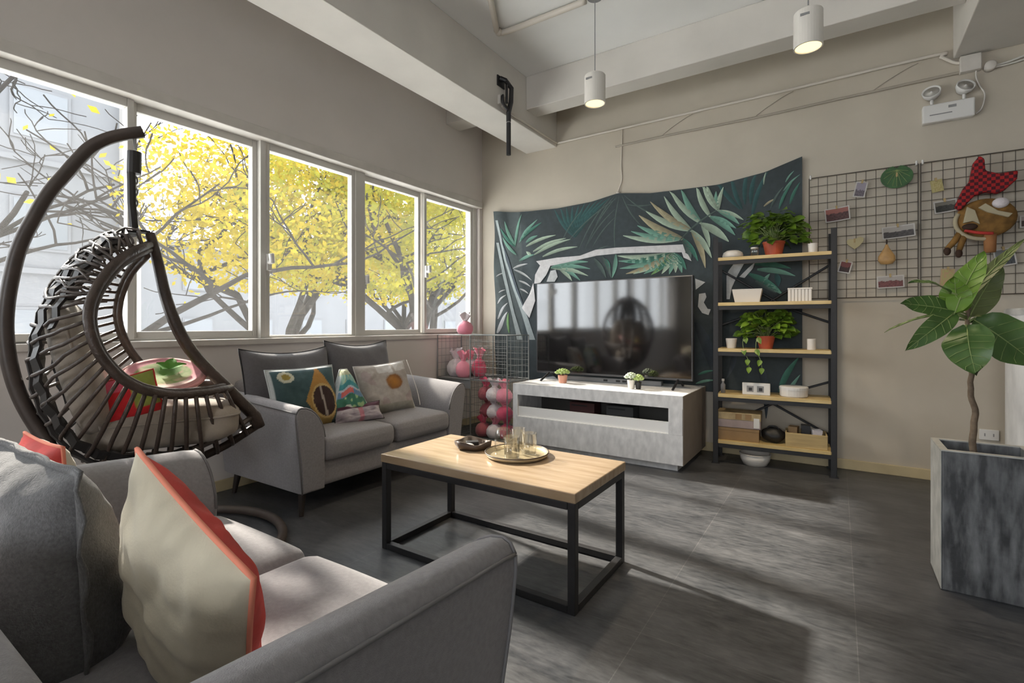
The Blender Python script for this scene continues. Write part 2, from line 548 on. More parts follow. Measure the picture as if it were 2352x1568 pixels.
# windows: six sashes measured along the wall, two more behind the viewer
FX = -3.52
edges = [(-4.2, -3.45), (-3.35, -2.45), (-2.38, -1.48), (-1.40, -0.55), (-0.47, 0.33), (0.40, 1.19), (1.25, 1.95), (2.06, 2.79), (2.96, 3.63), (3.715, 4.43)]
lows = {1.25: 1.06, 2.06: 1.02, 2.96: 1.055, 3.715: 1.06}
for i, (a, b) in enumerate(edges):
    z0 = lows.get(a, 1.055)
    z1 = 2.375
    root = bpy.data.objects.new('window_%d' % (i + 1), None)
    C.objects.link(root)
    struct(root)
    root.location = (FX, (a + b) / 2, SILL)
    hw = (b - a) / 2
    mb = MB()
    t = 0.035
    xo = 0.02 if i % 2 else -0.015
    y0, y1 = -hw - t, hw + t
    s0, s1 = z0 - SILL - 0.03, HEAD - SILL
    mb.box(xo - 0.025, y0, s0 - 0.012, xo + 0.03, -hw, s1)
    mb.box(xo - 0.025, hw, s0 - 0.012, xo + 0.03, y1, s1)
    mb.box(xo - 0.025, -hw, s0 - 0.012, xo + 0.03, hw, z0 - SILL)
    mb.box(xo - 0.025, -hw, z1 - SILL, xo + 0.03, hw, s1)
    mb.build('window_frame', M['frame'], root, bevel=0.004)
    MB().box(xo - 0.003, -hw - 0.004, z0 - SILL - 0.004, xo + 0.003, hw + 0.004, z1 - SILL + 0.004).build('glass_pane', M['glass'], root)
    if i in (7, 8, 9):
        lz = {7: 0.58, 8: 0.50, 9: 0.66}[i]
        mb = MB()
        ly = -hw - 0.015
        mb.box(xo + 0.03, ly - 0.018, lz - 0.06, xo + 0.055, ly + 0.018, lz + 0.06)
        mb.tube([(xo + 0.045, ly, lz), (xo + 0.085, ly, lz), (xo + 0.09, ly - 0.01, lz + 0.06)], 0.02, 8)
        mb.build('latch', M['whitem'], root, bevel=0.004)
# mullion posts between the sashes
mb = MB()
for (a, b), (c, d) in zip(edges[:-1], edges[1:]):
    if c - b > 0.09:
        mb.box(FX - 0.03, b + 0.034, SILL + 0.03, FX + 0.06, c - 0.034, HEAD)
mb.box(FX - 0.03, 4.465, SILL + 0.03, FX + 0.06, 4.53, HEAD)
mb.box(FX - 0.03, YB + 0.3, SILL + 0.03, FX + 0.02, 4.53, SILL + 0.05)
struct(mb.build('trim_3', M['frame'], bevel=0.003), 'window mullions')

struct(MB().box(-4.23, YB, 2.625, WX - 0.2, TY + 0.2, 2.74).build('trim_4', M['trimw']), 'unseen slab added outside above the windows to cut the sun')  # added slab, hidden from view, ends the sun patch on the floor

# conduit pipes
mb = MB()
mb.tube(dense([(-2.445, 3.55, 3.02), (-2.44, 3.62, 2.985), (-2.44, 4.0, 2.985), (-2.44, 4.5, 2.985), (-2.40, 4.562, 2.985), (-2.2, 4.562, 2.985), (-0.5, 4.562, 2.99), (0.55, 4.562, 3.0), (0.60, 4.562, 2.98), (0.68, 4.562, 2.915), (0.72, 4.562, 2.91)], 6), 0.011, 8)
cp = mb.build('conduit_pipe', M['pipew'], smooth=True)
tag(cp, 'thin cream conduit pipe along beam and top of beige wall', 'pipe')
mb = MB().box(-2.45, 3.50, 3.0, -2.42, 3.58, 3.08)
mb.build('junction_box', M['beam'], cp, bevel=0.004)
mb = MB()
pts = [(-1.80, 4.568, 2.825 + 0.0), (-1.2, 4.566, 2.83), (-0.6, 4.566, 2.825), (0, 4.566, 2.835), (0.4, 4.566, 2.84), (0.74, 4.566, 2.845)]
mb.tube(dense(pts, 8), 0.010, 8)  # tubes drawn for the plaster band's shadow edge and faint wall shadows
for k in range(3):
    x = -1.35 + 0.78 * k
    mb.tube(dense([(x, 4.568, 2.84), (x + 0.08, 4.568, 2.89), (x + 0.2, 4.568, 2.95), (x + 0.27, 4.568, 2.975)], 4), 0.0025, 5)
cb = mb.build('band_shadow_line', mat('band_shadow_grey', (0.40, 0.36, 0.30), 0.7), smooth=True)
tag(cb, 'grey painted cable sagging below the cream pipe on the beige wall', 'cable')
mb = MB().tube(dense([(-1.735, 4.572, 2.98), (-1.74, 4.572, 2.8), (-1.745, 4.572, 2.62), (-1.738, 4.572, 2.5), (-1.772, 4.568, 2.40), (-1.774, 4.565, 2.37)], 6), 0.005, 6)
mb.box(-1.79, 4.56, 2.355, -1.758, 4.578, 2.385)
tag(mb.build('drop_cable', M['pipew'], smooth=True), 'thin cord dropping from the pipe to the tapestry nail', 'cable')

# ceiling conduit
mb = MB()
mb.tube(dense([(-2.0, 2.75, 3.405), (-2.2, 3.12, 3.405), (-2.235, 3.19, 3.405), (-2.19, 3.235, 3.405), (-1.9, 3.24, 3.405), (-1.5, 3.24, 3.405)], 8), 0.022, 10)
c2 = mb.build('ceiling_conduit', M['pipew'], smooth=True)
tag(c2, 'thicker cream conduit pipe with an elbow on the ceiling slab', 'pipe')
MB().ball((-2.232, 3.208, 3.405), 0.03, 12, 8).build('elbow_joint', M['pipew'], c2, smooth=True)

# box under the right beam with a round socket and cables
b0 = thing('junction_box', 'pale square junction box under the right beam above emergency light', 'box', (0.755, 4.58, 2.86))
MB().box(-0.055, -0.05, -0.03, 0.055, 0, 0.08).build('cover', M['trimw'], b0, bevel=0.005)
MB().lathe([(0.032, 0), (0.032, 0.045), (0.025, 0.05)], 16, M=Matrix.Translation((0.10, 0, -0.02)) @ Matrix.Rotation(R(90), 4, 'X')).build('round_cap', M['trimw'], b0, smooth=True)
mb = MB()
mb.tube(dense([(0.12, -0.015, -0.02), (0.2, -0.014, -0.01), (0.4, -0.014, 0.03), (0.8, -0.014, 0.06)], 5), 0.008, 6)
mb.tube(dense([(0.12, -0.015, -0.03), (0.22, -0.014, -0.025), (0.45, -0.014, 0.012), (0.8, -0.014, 0.04)], 5), 0.007, 6)
mb.tube(dense([(0.03, -0.02, -0.03), (0.032, -0.02, -0.08), (0.05, -0.02, -0.14), (0.075, -0.018, -0.20), (0.06, -0.016, -0.29), (0.03, -0.016, -0.32)], 5), 0.005, 6)
mb.build('cable', M['beam'], b0, smooth=True)

# emergency light
e0 = thing('emergency_light', 'white twin-head emergency light high on the wall', 'emergency light', (0.638, 4.58, 2.52))
MB().box(-0.138, -0.055, 0, 0.138, 0, 0.125).build('housing', M['whitem'], e0, bevel=0.008)
mb = MB()
mb.box(0.0, -0.0565, 0.082, 0.042, -0.054, 0.10)
mb.box(-0.10, -0.0562, 0.046, 0.02, -0.054, 0.053)
mb.build('label_plate', M['greyp'], e0)
for sx in (-0.085, 0.085):
    rot = Matrix.Translation((sx, -0.03, 0.205)) @ Matrix.Rotation(R(62), 4, 'X') @ Matrix.Rotation(R(-12 if sx < 0 else 16), 4, 'Y')
    hd = MB().lathe([(0.012, -0.035), (0.032, -0.03), (0.05, 0.0), (0.054, 0.028), (0.05, 0.03), (0.044, 0.02)], 24, M=rot, caps=False).build('lamp_head', M['whitem'], e0, smooth=True)
    MB().lathe([(0.0, 0.012), (0.022, 0.014), (0.044, 0.022)], 20, M=rot).build('reflector', M['lampw'], hd, smooth=True)
    MB().lathe([(0.0, 0.03), (0.006, 0.026), (0.009, 0.013)], 10, M=rot).build('bulb', M['whitem'], hd, smooth=True)
    MB().tube([(sx, -0.028, 0.12), (sx, -0.028, 0.175)], 0.01, 8).build('swivel', M['whitem'], e0, smooth=True)

# black bracket bolted to the beam
br = thing('hook_bracket', 'black metal hook bracket with hanging rod on the window-side beam', 'bracket', (-2.45, 3.60, 3.2))
MB().box(0, -0.11, -0.04, 0.012, 0.0, 0.05).build('wall_plate', M['black'], br, bevel=0.003)
mb = MB()
mb.tube([(0.01, -0.07, 0.03), (0.05, -0.05, 0.01), (0.06, 0.03, -0.03), (0.055, 0.03, -0.15), (0.05, 0.0, -0.25), (0.05, 0.0, -0.33)], 0.022, 8)
mb.tube([(0.05, -0.03, -0.02), (0.05, -0.03, -0.18)], 0.012, 8)
mb.build('arm', M['black'], br, bevel=0.002)
MB().tube(dense([(0.05, 0.0, -0.22), (0.05, -0.05, -0.215), (0.05, -0.09, -0.19), (0.05, -0.095, -0.15), (0.05, -0.085, -0.135)], 5), 0.014, 8).build('hook', M['black'], br, smooth=True)
MB().tube([(0.05, 0.0, -0.34), (0.05, 0.0, -0.62)], 0.02, 12).build('rod', M['black'], br)
MB().tube([(0.05, 0.0, -0.325), (0.05, 0.0, -0.345)], 0.015, 10).build('collar', M['steel'], br)

# pendants
bulb_m = emit('warm_bulb', (1.0, 0.72, 0.34), 0.55)
def pendant(x, y, label):
    t = thing('pendant_lamp', label, 'lamp', (x, y, 2.655), 0, 'white cylinder pendant lamps')
    MB().lathe([(0.066, 0.03), (0.066, 0.0), (0.073, 0.0), (0.073, 0.193), (0.068, 0.2), (0.0, 0.2)], 32, caps=False).build('shade', M['lampw'], t, smooth=False)
    MB().lathe([(0.0, 0.012), (0.066, 0.012), (0.066, 0.006)], 24).build('bulb', bulb_m, t)
    MB().tube([(0, 0, 0.2), (0, 0, CZ - 2.655)], 0.0035, 6).build('cord', M['greyp'], t)
    MB().lathe([(0.055, CZ - 2.655 - 0.03), (0.055, CZ - 2.655)], 20).build('ceiling_rose', M['greyp'], t)
    MB().box(-0.035, -0.076, 0.15, 0.01, -0.07, 0.162).build('vent_slot', M['greyp'], t)
    ld = bpy.data.lights.new('pendant_light', 'SPOT')
    ld.energy = 14
    ld.spot_size = R(125)
    ld.spot_blend = 0.8
    ld.color = (1, 0.80, 0.55)
    ld.shadow_soft_size = 0.06
    lo = bpy.data.objects.new('pendant_light', ld)
    lo.location = (0, 0, -0.01)
    C.objects.link(lo)
    lo.parent = t
pendant(-1.43, 3.24, 'white cylinder pendant lamp lower in view, hanging before the television wall near the beam')
pendant(-0.14, 3.24, 'white cylinder pendant lamp nearer the right beam, hanging above the open floor')

# ------------------------------------------------------------------ measured outlines (metres)
TAP_LEAVES = [(-2.229,1.989,-2.464,2.298,0.035,1,1),(-2.229,1.989,-2.398,2.326,0.035,1,1),(-2.229,1.989,-2.328,2.307,0.035,1,1),(-2.229,1.989,-2.259,2.307,0.035,1,1),
(-2.229,1.989,-2.19,2.307,0.035,1,1),(-2.229,1.989,-2.123,2.316,0.035,1,1),(-2.229,1.989,-2.057,2.32,0.035,1,1),(-2.229,1.989,-1.991,2.328,0.035,1,1),
(-2.229,1.989,-1.927,2.332,0.035,1,1),(-2.229,1.989,-1.863,2.332,0.035,1,1),(-2.19,1.853,-1.841,2.346,0.012,2,2),(-2.024,2.034,-1.81,2.341,0.012,2,2),
(-2.118,1.86,-1.783,2.338,0.012,2,2),(-2.338,1.924,-1.774,2.324,0.012,2,2),(-2.085,1.91,-1.796,2.221,0.012,2,2),(-2.038,1.871,-1.792,2.145,0.012,2,2),
(-1.792,1.757,-1.757,2.342,0.012,2,2),(-1.538,2.025,-1.73,2.338,0.012,2,2),(-1.354,2.085,-1.713,2.344,0.012,2,2),(-1.435,2.216,-1.687,2.249,0.012,2,2),
(-2.024,1.818,-1.872,1.87,0.012,2,2),(-2.388,1.937,-2.142,2.266,0.012,2,2),(-0.692,2.08,-0.901,2.409,0.03,1,1),(-0.675,2.078,-0.761,2.405,0.03,1,1),
(-0.652,2.111,-0.625,2.418,0.03,1,1),(-0.609,2.106,-0.559,2.389,0.03,1,1),(-0.599,1.995,-0.478,2.368,0.03,1,1),(-0.511,2.254,-0.488,2.369,0.01,5,3),
(-0.353,2.248,-0.294,2.329,0.012,4,3),(-0.368,2.18,-0.252,2.294,0.014,4,3),(-0.511,2.075,-0.424,2.127,0.015,6,3),(-0.399,2.042,-0.307,2.24,0.02,3,3),
(-0.322,2.068,-0.252,2.232,0.02,3,3),(-0.462,2.05,-0.368,2.215,0.015,2,3),(-1.159,1.87,-1.716,1.953,0.038,5,5),(-1.159,1.87,-1.638,1.986,0.036,4,5),
(-1.159,1.87,-1.576,2.034,0.04,4,5),(-1.159,1.87,-1.561,2.127,0.045,6,5),(-1.084,1.936,-1.495,2.158,0.04,5,5),(-1.084,1.936,-1.455,2.242,0.035,6,5),
(-1.084,1.936,-1.386,2.184,0.035,6,5),(-1.084,1.936,-1.328,2.273,0.034,5,5),(-1.002,1.989,-1.28,2.333,0.034,5,5),(-1.002,1.989,-1.177,2.327,0.034,4,5),
(-0.93,2.042,-1.045,2.335,0.032,5,5),(-0.865,2.087,-0.996,2.346,0.03,5,5),(-0.865,2.087,-0.96,2.332,0.03,5,5),(-0.865,2.087,-0.822,2.283,0.025,5,5),
(-0.865,2.087,-0.882,2.255,0.025,4,5),(-0.865,2.087,-0.664,1.983,0.025,5,5),(-0.865,2.087,-0.697,1.951,0.03,4,5),(-0.93,2.042,-0.722,1.918,0.03,4,5),
(-0.93,2.042,-0.73,1.861,0.035,4,5),(-1.002,1.989,-0.78,1.811,0.045,5,5),(-1.084,1.936,-0.917,1.682,0.035,5,5),(-1.084,1.936,-0.969,1.598,0.035,6,5),
(-1.159,1.87,-1.094,1.667,0.04,2,5),(-1.159,1.87,-1.031,1.662,0.03,3,5),(-1.002,1.989,-0.934,1.775,0.03,5,5),(-1.198,1.846,-0.848,2.107,0.012,2,6),
(-1.244,1.748,-1.774,1.765,0.036,5,4),(-1.244,1.748,-1.764,1.714,0.036,4,4),(-1.244,1.748,-1.711,1.7,0.036,3,4),(-1.244,1.748,-1.753,1.642,0.036,4,4),
(-1.244,1.748,-1.69,1.587,0.036,6,4),(-1.244,1.748,-1.617,1.583,0.036,5,4),(-1.244,1.748,-1.586,1.601,0.036,6,4),(-1.244,1.748,-1.515,1.578,0.036,4,4),
(-1.244,1.748,-1.445,1.564,0.036,7,4),(-1.244,1.748,-1.396,1.59,0.036,3,4),(-1.244,1.748,-1.347,1.568,0.036,5,4),(-1.244,1.748,-1.28,1.56,0.036,4,4),
(-1.244,1.748,-1.224,1.571,0.036,5,4),(-1.244,1.748,-1.168,1.567,0.036,4,4),(-1.244,1.748,-1.131,1.594,0.036,3,4),(-2.948,1.954,-2.851,2.293,0.024,4,4),
(-2.948,1.976,-3.073,2.242,0.024,4,4),(-2.89,1.993,-2.663,2.217,0.024,4,4),(-2.883,2.003,-2.614,2.179,0.024,3,4),(-2.8,1.942,-2.447,2.031,0.024,5,4),
(-2.8,1.985,-2.663,2.047,0.024,4,4),(-2.713,1.881,-2.331,1.988,0.024,5,4),(-2.7,1.847,-2.28,1.973,0.024,5,4),(-2.602,1.819,-2.201,1.89,0.024,5,4),
(-2.929,1.865,-3.1,2.067,0.024,4,4),(-2.942,1.954,-3.127,2.17,0.024,3,4),(-2.738,1.85,-2.8,1.888,0.024,5,4),(-2.89,1.797,-2.7,1.847,0.024,4,4),
(-2.506,1.696,-2.086,1.73,0.03,4,4),(-2.506,1.696,-2.064,1.659,0.03,4,4),(-2.506,1.696,-2.086,1.59,0.03,5,4),(-2.435,1.713,-2.173,1.549,0.03,4,4),
(-2.412,1.69,-2.263,1.549,0.03,5,4),(-2.021,1.755,-1.894,1.56,0.03,2,4),(-1.936,1.769,-1.842,1.557,0.03,2,4),(-1.791,1.777,-1.832,1.557,0.03,4,4),
(-1.905,1.747,-1.853,1.626,0.03,3,4),(-2.968,1.715,-2.788,1.757,0.02,8,3),(-2.955,1.703,-2.738,1.577,0.02,8,3),(-2.89,1.579,-2.75,1.508,0.018,8,3),
(-2.877,1.491,-2.775,1.434,0.016,8,3),(-3.188,1.638,-3.1,1.678,0.012,8,3),(-3.154,1.458,-3.073,1.488,0.012,8,3),(-3.182,1.335,-3.06,1.432,0.02,8,3),
(-3.182,1.167,-3.04,1.343,0.03,8,3),(-3.182,1.01,-3.04,1.244,0.045,8,3),(-3.02,1.012,-3.027,1.233,0.03,7,3),(-0.576,1.604,-0.315,1.552,0.03,3,4),
(-0.56,1.559,-0.285,1.491,0.03,4,4),(-0.624,1.527,-0.374,1.351,0.035,3,4),(-0.576,1.463,-0.42,1.361,0.03,2,4),(-0.513,1.443,-0.374,1.342,0.025,4,4),
(-0.513,1.443,-0.466,1.518,0.02,4,4),(-0.42,1.516,-0.405,1.412,0.03,1,4),(-0.726,0.9,-0.802,0.637,0.04,10,3),(-0.576,0.904,-0.494,0.332,0.05,10,3),
(-0.399,0.554,-0.261,0.843,0.04,3,3),(-0.368,0.451,-0.252,0.704,0.03,4,3),(-1.047,1.123,-0.901,0.669,0.08,10,3),(-1.028,0.662,-0.901,0.706,0.02,3,3),
(-1.047,0.583,-0.883,0.624,0.02,4,3)]
TAP_SHAPES = [([(-3.202,2.268),(-3.161,2.263),(-3.06,1.809),(-2.942,1.505),(-2.775,1.175),(-2.688,0.942),(-2.763,0.941),(-2.864,1.23),(-2.994,1.54),(-3.1,1.834)],9,4),  # first stripes paint the light and dark of the cloth folds
([(-3.202,2.021),(-3.168,2.018),(-3.073,1.643),(-2.955,1.232),(-2.851,0.94),(-2.916,0.939),(-3.007,1.287),(-3.114,1.657)],9,4),
([(-3.127,2.059),(-3.06,1.809),(-2.929,1.472),(-2.75,1.143),(-2.775,1.175),(-2.929,1.559),(-3.02,1.817)],10,5),
([(-2.676,1.776),(-2.435,1.796),(-2.173,1.797),(-2,1.843),(-1.781,1.844),(-1.159,1.819),(-1.136,1.747),(-1.73,1.786),(-1.989,1.783),(-2.251,1.747),(-2.494,1.717),(-2.627,1.725)],11,7),
([(-2.621,1.741),(-2.5,1.733),(-2.554,1.626),(-2.627,1.545),(-2.7,1.538),(-2.688,1.633)],11,7),
([(-2.713,1.549),(-2.688,1.356),(-2.756,1.175),(-2.851,1.284),(-2.763,1.422)],11,7),
([(-2.554,1.552),(-2.506,1.665),(-2.447,1.672),(-2.424,1.598),(-2.459,1.548)],8,6),
([(-1.175,1.77),(-1.114,1.726),(-1.084,1.665),(-1.152,1.701)],11,7),
([(-1.054,1.509),(-0.969,1.473),(-1.049,1.411)],8,5),
([(-1.022,1.373),(-0.969,1.38),(-0.96,1.343),(-0.982,1.297),(-0.951,1.241),(-0.925,1.236),(-0.943,1.186),(-0.996,1.205),(-1.031,1.261)],8,5),
([(-0.78,1.563),(-0.73,1.632),(-0.648,1.635),(-0.713,1.514),(-0.755,1.418),(-0.772,1.319),(-0.797,1.32),(-0.797,1.519)],8,4),
([(-0.697,1.505),(-0.632,1.572),(-0.576,1.621),(-0.592,1.57),(-0.656,1.494)],8,4)]
EGG_C= [(0.023,1.532),(-0.023,1.536),(-0.069,1.528),(-0.112,1.510),(-0.152,1.483),(-0.188,1.450),(-0.221,1.414),(-0.250,1.372),(-0.275,1.328),(-0.299,1.284),(-0.322,1.240),(-0.342,1.193),(-0.357,1.144),(-0.368,1.094),(-0.377,1.043),(-0.383,0.991),(-0.384,0.939),(-0.382,0.887),(-0.376,0.834),(-0.366,0.783),(-0.351,0.733),(-0.333,0.684),(-0.312,0.637),(-0.287,0.591),(-0.258,0.550),(-0.223,0.516),(-0.184,0.489),(-0.142,0.472),(-0.098,0.460),(-0.053,0.449),(-0.008,0.442),(0.039,0.437),(0.087,0.434),(0.136,0.435),(0.185,0.441),(0.234,0.453),(0.283,0.472),(0.331,0.493),(0.378,0.519),(0.426,0.548),(0.475,0.577)]
EGG_B= [(0.017,0.060,1.468),(-0.007,0.130,1.445),(-0.030,0.167,1.426),(-0.051,0.198,1.407),(-0.071,0.224,1.386),(-0.089,0.247,1.364),(-0.105,0.268,1.341),(-0.119,0.286,1.316),(-0.132,0.302,1.291),(-0.144,0.317,1.266),(-0.154,0.330,1.240),(-0.162,0.341,1.213),(-0.169,0.351,1.187),(-0.173,0.359,1.159),(-0.174,0.366,1.131),(-0.172,0.372,1.104),(-0.168,0.376,1.077),(-0.162,0.378,1.050),(-0.154,0.380,1.025),(-0.145,0.380,0.999),(-0.134,0.379,0.975),(-0.121,0.376,0.952),(-0.107,0.372,0.930),(-0.092,0.367,0.908),(-0.076,0.361,0.888),(-0.057,0.353,0.870),(-0.037,0.345,0.854),(-0.016,0.335,0.839),(0.006,0.324,0.827),(0.030,0.312,0.817),(0.054,0.298,0.808),(0.080,0.284,0.800),(0.106,0.268,0.794),(0.132,0.251,0.790),(0.160,0.233,0.787),(0.188,0.213,0.786),(0.217,0.191,0.785),(0.248,0.168,0.785),(0.279,0.141,0.786),(0.311,0.110,0.787),(0.347,0.060,0.787)]
EGG_A= [(0.023,1.526),(0.034,1.476),(0.046,1.425),(0.056,1.374),(0.065,1.322),(0.074,1.270),(0.086,1.218),(0.100,1.167),(0.116,1.117),(0.136,1.067),(0.158,1.019),(0.184,0.973),(0.213,0.929),(0.246,0.887),(0.281,0.846),(0.317,0.804),(0.352,0.761),(0.388,0.717),(0.425,0.673),(0.462,0.627),(0.481,0.570)]
POLE= [(-0.005,2.000),(-0.072,1.973),(-0.136,1.938),(-0.192,1.888),(-0.236,1.822),(-0.276,1.754),(-0.315,1.688),(-0.348,1.618),(-0.376,1.546),(-0.403,1.475),(-0.424,1.402),(-0.438,1.327),(-0.449,1.252),(-0.457,1.176),(-0.460,1.100),(-0.457,1.024),(-0.449,0.949),(-0.436,0.874),(-0.417,0.801),(-0.392,0.730),(-0.362,0.660),(-0.331,0.590)]

# ------------------------------------------------------------------ tapestry
PAL = [(0.040, 0.050, 0.055), (0.045, 0.125, 0.125), (0.115, 0.165, 0.15), (0.08, 0.24, 0.18), (0.21, 0.42, 0.33), (0.46, 0.58, 0.45), (0.47, 0.42, 0.27),
       (0.22, 0.40, 0.16), (0.60, 0.62, 0.62), (0.36, 0.41, 0.41), (0.065, 0.082, 0.10), (0.72, 0.71, 0.71)]
def tap_y(x, z):
    k = max(0.0, (-2.55 - x) / 0.7)
    d = (x + 3.23) * 0.9 - (2.366 - z) * 0.3
    return 4.556 - 0.006 * math.sin(x * 5 + z * 1.5) - 0.016 * k * (1 + math.sin(d * 26)) - 0.003 * math.sin(z * 6 + x * 2)
def tap_top(x):
    pts = [(-3.231, 2.372), (-2.9, 2.322), (-2.44, 2.308), (-2.05, 2.325), (-1.774, 2.368), (-1.45, 2.322), (-0.865, 2.312), (-0.5, 2.355), (-0.237, 2.435)]
    for (a, b), (c, d) in zip(pts[:-1], pts[1:]):
        if x <= c:
            return b + (d - b) * (x - a) / (c - a)
    return pts[-1][1]
XL, XRT = -3.231, -0.237
mb = MB()
def tfn(u, v):
    x = XL + (XRT - XL) * u
    z = 0.52 + (tap_top(x) - 0.52) * v
    x += 0.03 * (1 - v) * (1 - u)
    return (x, tap_y(x, z), z)
def tcf(u, v):
    n = noise.noise(Vector((u * 9, v * 6, 1.3))) * 0.5 + 0.5
    a, b = PAL[0], (0.065, 0.085, 0.092)
    if u < 0.12:
        b = (0.12, 0.15, 0.15)
    return tuple(a[i] + (b[i] - a[i]) * n for i in range(3))
mb.grid(tfn, 120, 80, tcf)
tap_root = mb.build('cloth', M['cloth'], None, smooth=True, normals=False)
def clampz(x, z):
    return min(z, tap_top(max(XL, min(XRT, x))) - 0.006)
mb = MB()
for x0, z0, x1, z1, hw, ci, ly in TAP_LEAVES:
    a, b = Vector((x0, z0)), Vector((x1, z1))
    d = b - a
    L = d.length
    d.normalize()
    nn = Vector((-d.y, d.x))
    c = PAL[ci]
    hw *= 1.4 if ly >= 4 else 1.1
    vs, cs, fs = [], [], []
    N = 7
    for i in range(N + 1):
        t = i / N
        wv = hw * 0.62 * (math.sin(PI * min(1, t * 0.92 + 0.06)) ** 0.75) * (1 - 0.35 * t)
        bend = nn * (0.05 * L * math.sin(PI * t))
        for s in (-1, 0, 1):
            q = a + d * L * t + bend + nn * wv * s
            q.y = clampz(q.x, q.y)
            q.x = max(XL + 0.004, min(XRT - 0.004, q.x))
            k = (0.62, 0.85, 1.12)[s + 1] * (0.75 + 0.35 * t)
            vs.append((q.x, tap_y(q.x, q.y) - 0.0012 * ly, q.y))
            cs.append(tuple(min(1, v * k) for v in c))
    for i in range(N):
        for j in (0, 1):
            fs.append((i * 3 + j, i * 3 + j + 1, i * 3 + j + 4, i * 3 + j + 3))
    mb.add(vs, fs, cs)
for poly, ci, ly in TAP_SHAPES:
    mb.col = PAL[ci]
    k = len(poly)
    dn = []
    for i in range(k):
        p, q = Vector(poly[i]), Vector(poly[(i + 1) % k])
        m_ = max(1, int((q - p).length / 0.05))
        for j in range(m_):
            dn.append(p + (q - p) * j / m_)
    mb.add([(p.x, tap_y(p.x, clampz(p.x, p.y)) - 0.0012 * ly, clampz(p.x, p.y)) for p in dn], [tuple(range(len(dn)))])
tp = thing('tapestry', 'dark tropical leaf print tapestry hung on wall behind the television', 'tapestry', (-1.73, 4.56, 0.52))
tap_root.parent = tp
tap_root.location = (1.73, -4.56, -0.52)
lp = mb.build('leaf_and_fold_print', M['cloth'], tap_root, smooth=False, normals=False)

# ------------------------------------------------------------------ sofas
def softbox(x0, y0, z0, x1, y1, z1, r, crown=0.0, n=10, side=0.0):
    mb = MB()
    cx, cy, cz = (x0 + x1) / 2, (y0 + y1) / 2, (z0 + z1) / 2
    hx, hy, hz = (x1 - x0) / 2, (y1 - y0) / 2, (z1 - z0) / 2
    ax = lambda h: [-h, -h + r * 0.3, -h + r] + [(-h + r) + (2 * h - 2 * r) * i / n for i in range(1, n)] + [h - r, h - r * 0.3, h]
    def face(fn, A, B):
        vs = [fn(a, b) for a in A for b in B]
        nb = len(B)
        fs = [(i * nb + j, (i + 1) * nb + j, (i + 1) * nb + j + 1, i * nb + j + 1) for i in range(len(A) - 1) for j in range(nb - 1)]
        out = []
        for x, y, z in vs:
            q = Vector((x, y, z))
            inn = Vector((max(-hx + r, min(hx - r, x)), max(-hy + r, min(hy - r, y)), max(-hz + r, min(hz - r, z))))
            d = q - inn
            if d.length > 1e-9:
                q = inn + d.normalized() * r
            u, v, w_ = q.x / hx, q.y / hy, q.z / hz
            q.z += crown * (1 - u * u) * (1 - v * v) * (1 if w_ > 0 else -0.2 if w_ < 0 else 0)
            q.x += math.copysign(side, u) * (1 - v * v) * (1 - w_ * w_) * abs(u)
            q.y += math.copysign(side, v) * (1 - u * u) * (1 - w_ * w_) * abs(v)
            out.append((q.x + cx, q.y + cy, q.z + cz))
        mb.add(out, fs)
    X, Y, Z = ax(hx), ax(hy), ax(hz)
    for s in (-1, 1):
        face(lambda a, b: (a, b, s * hz), X, Y)
        face(lambda a, b: (a, s * hy, b), X, Z)
        face(lambda a, b: (s * hx, a, b), Y, Z)
    return mb

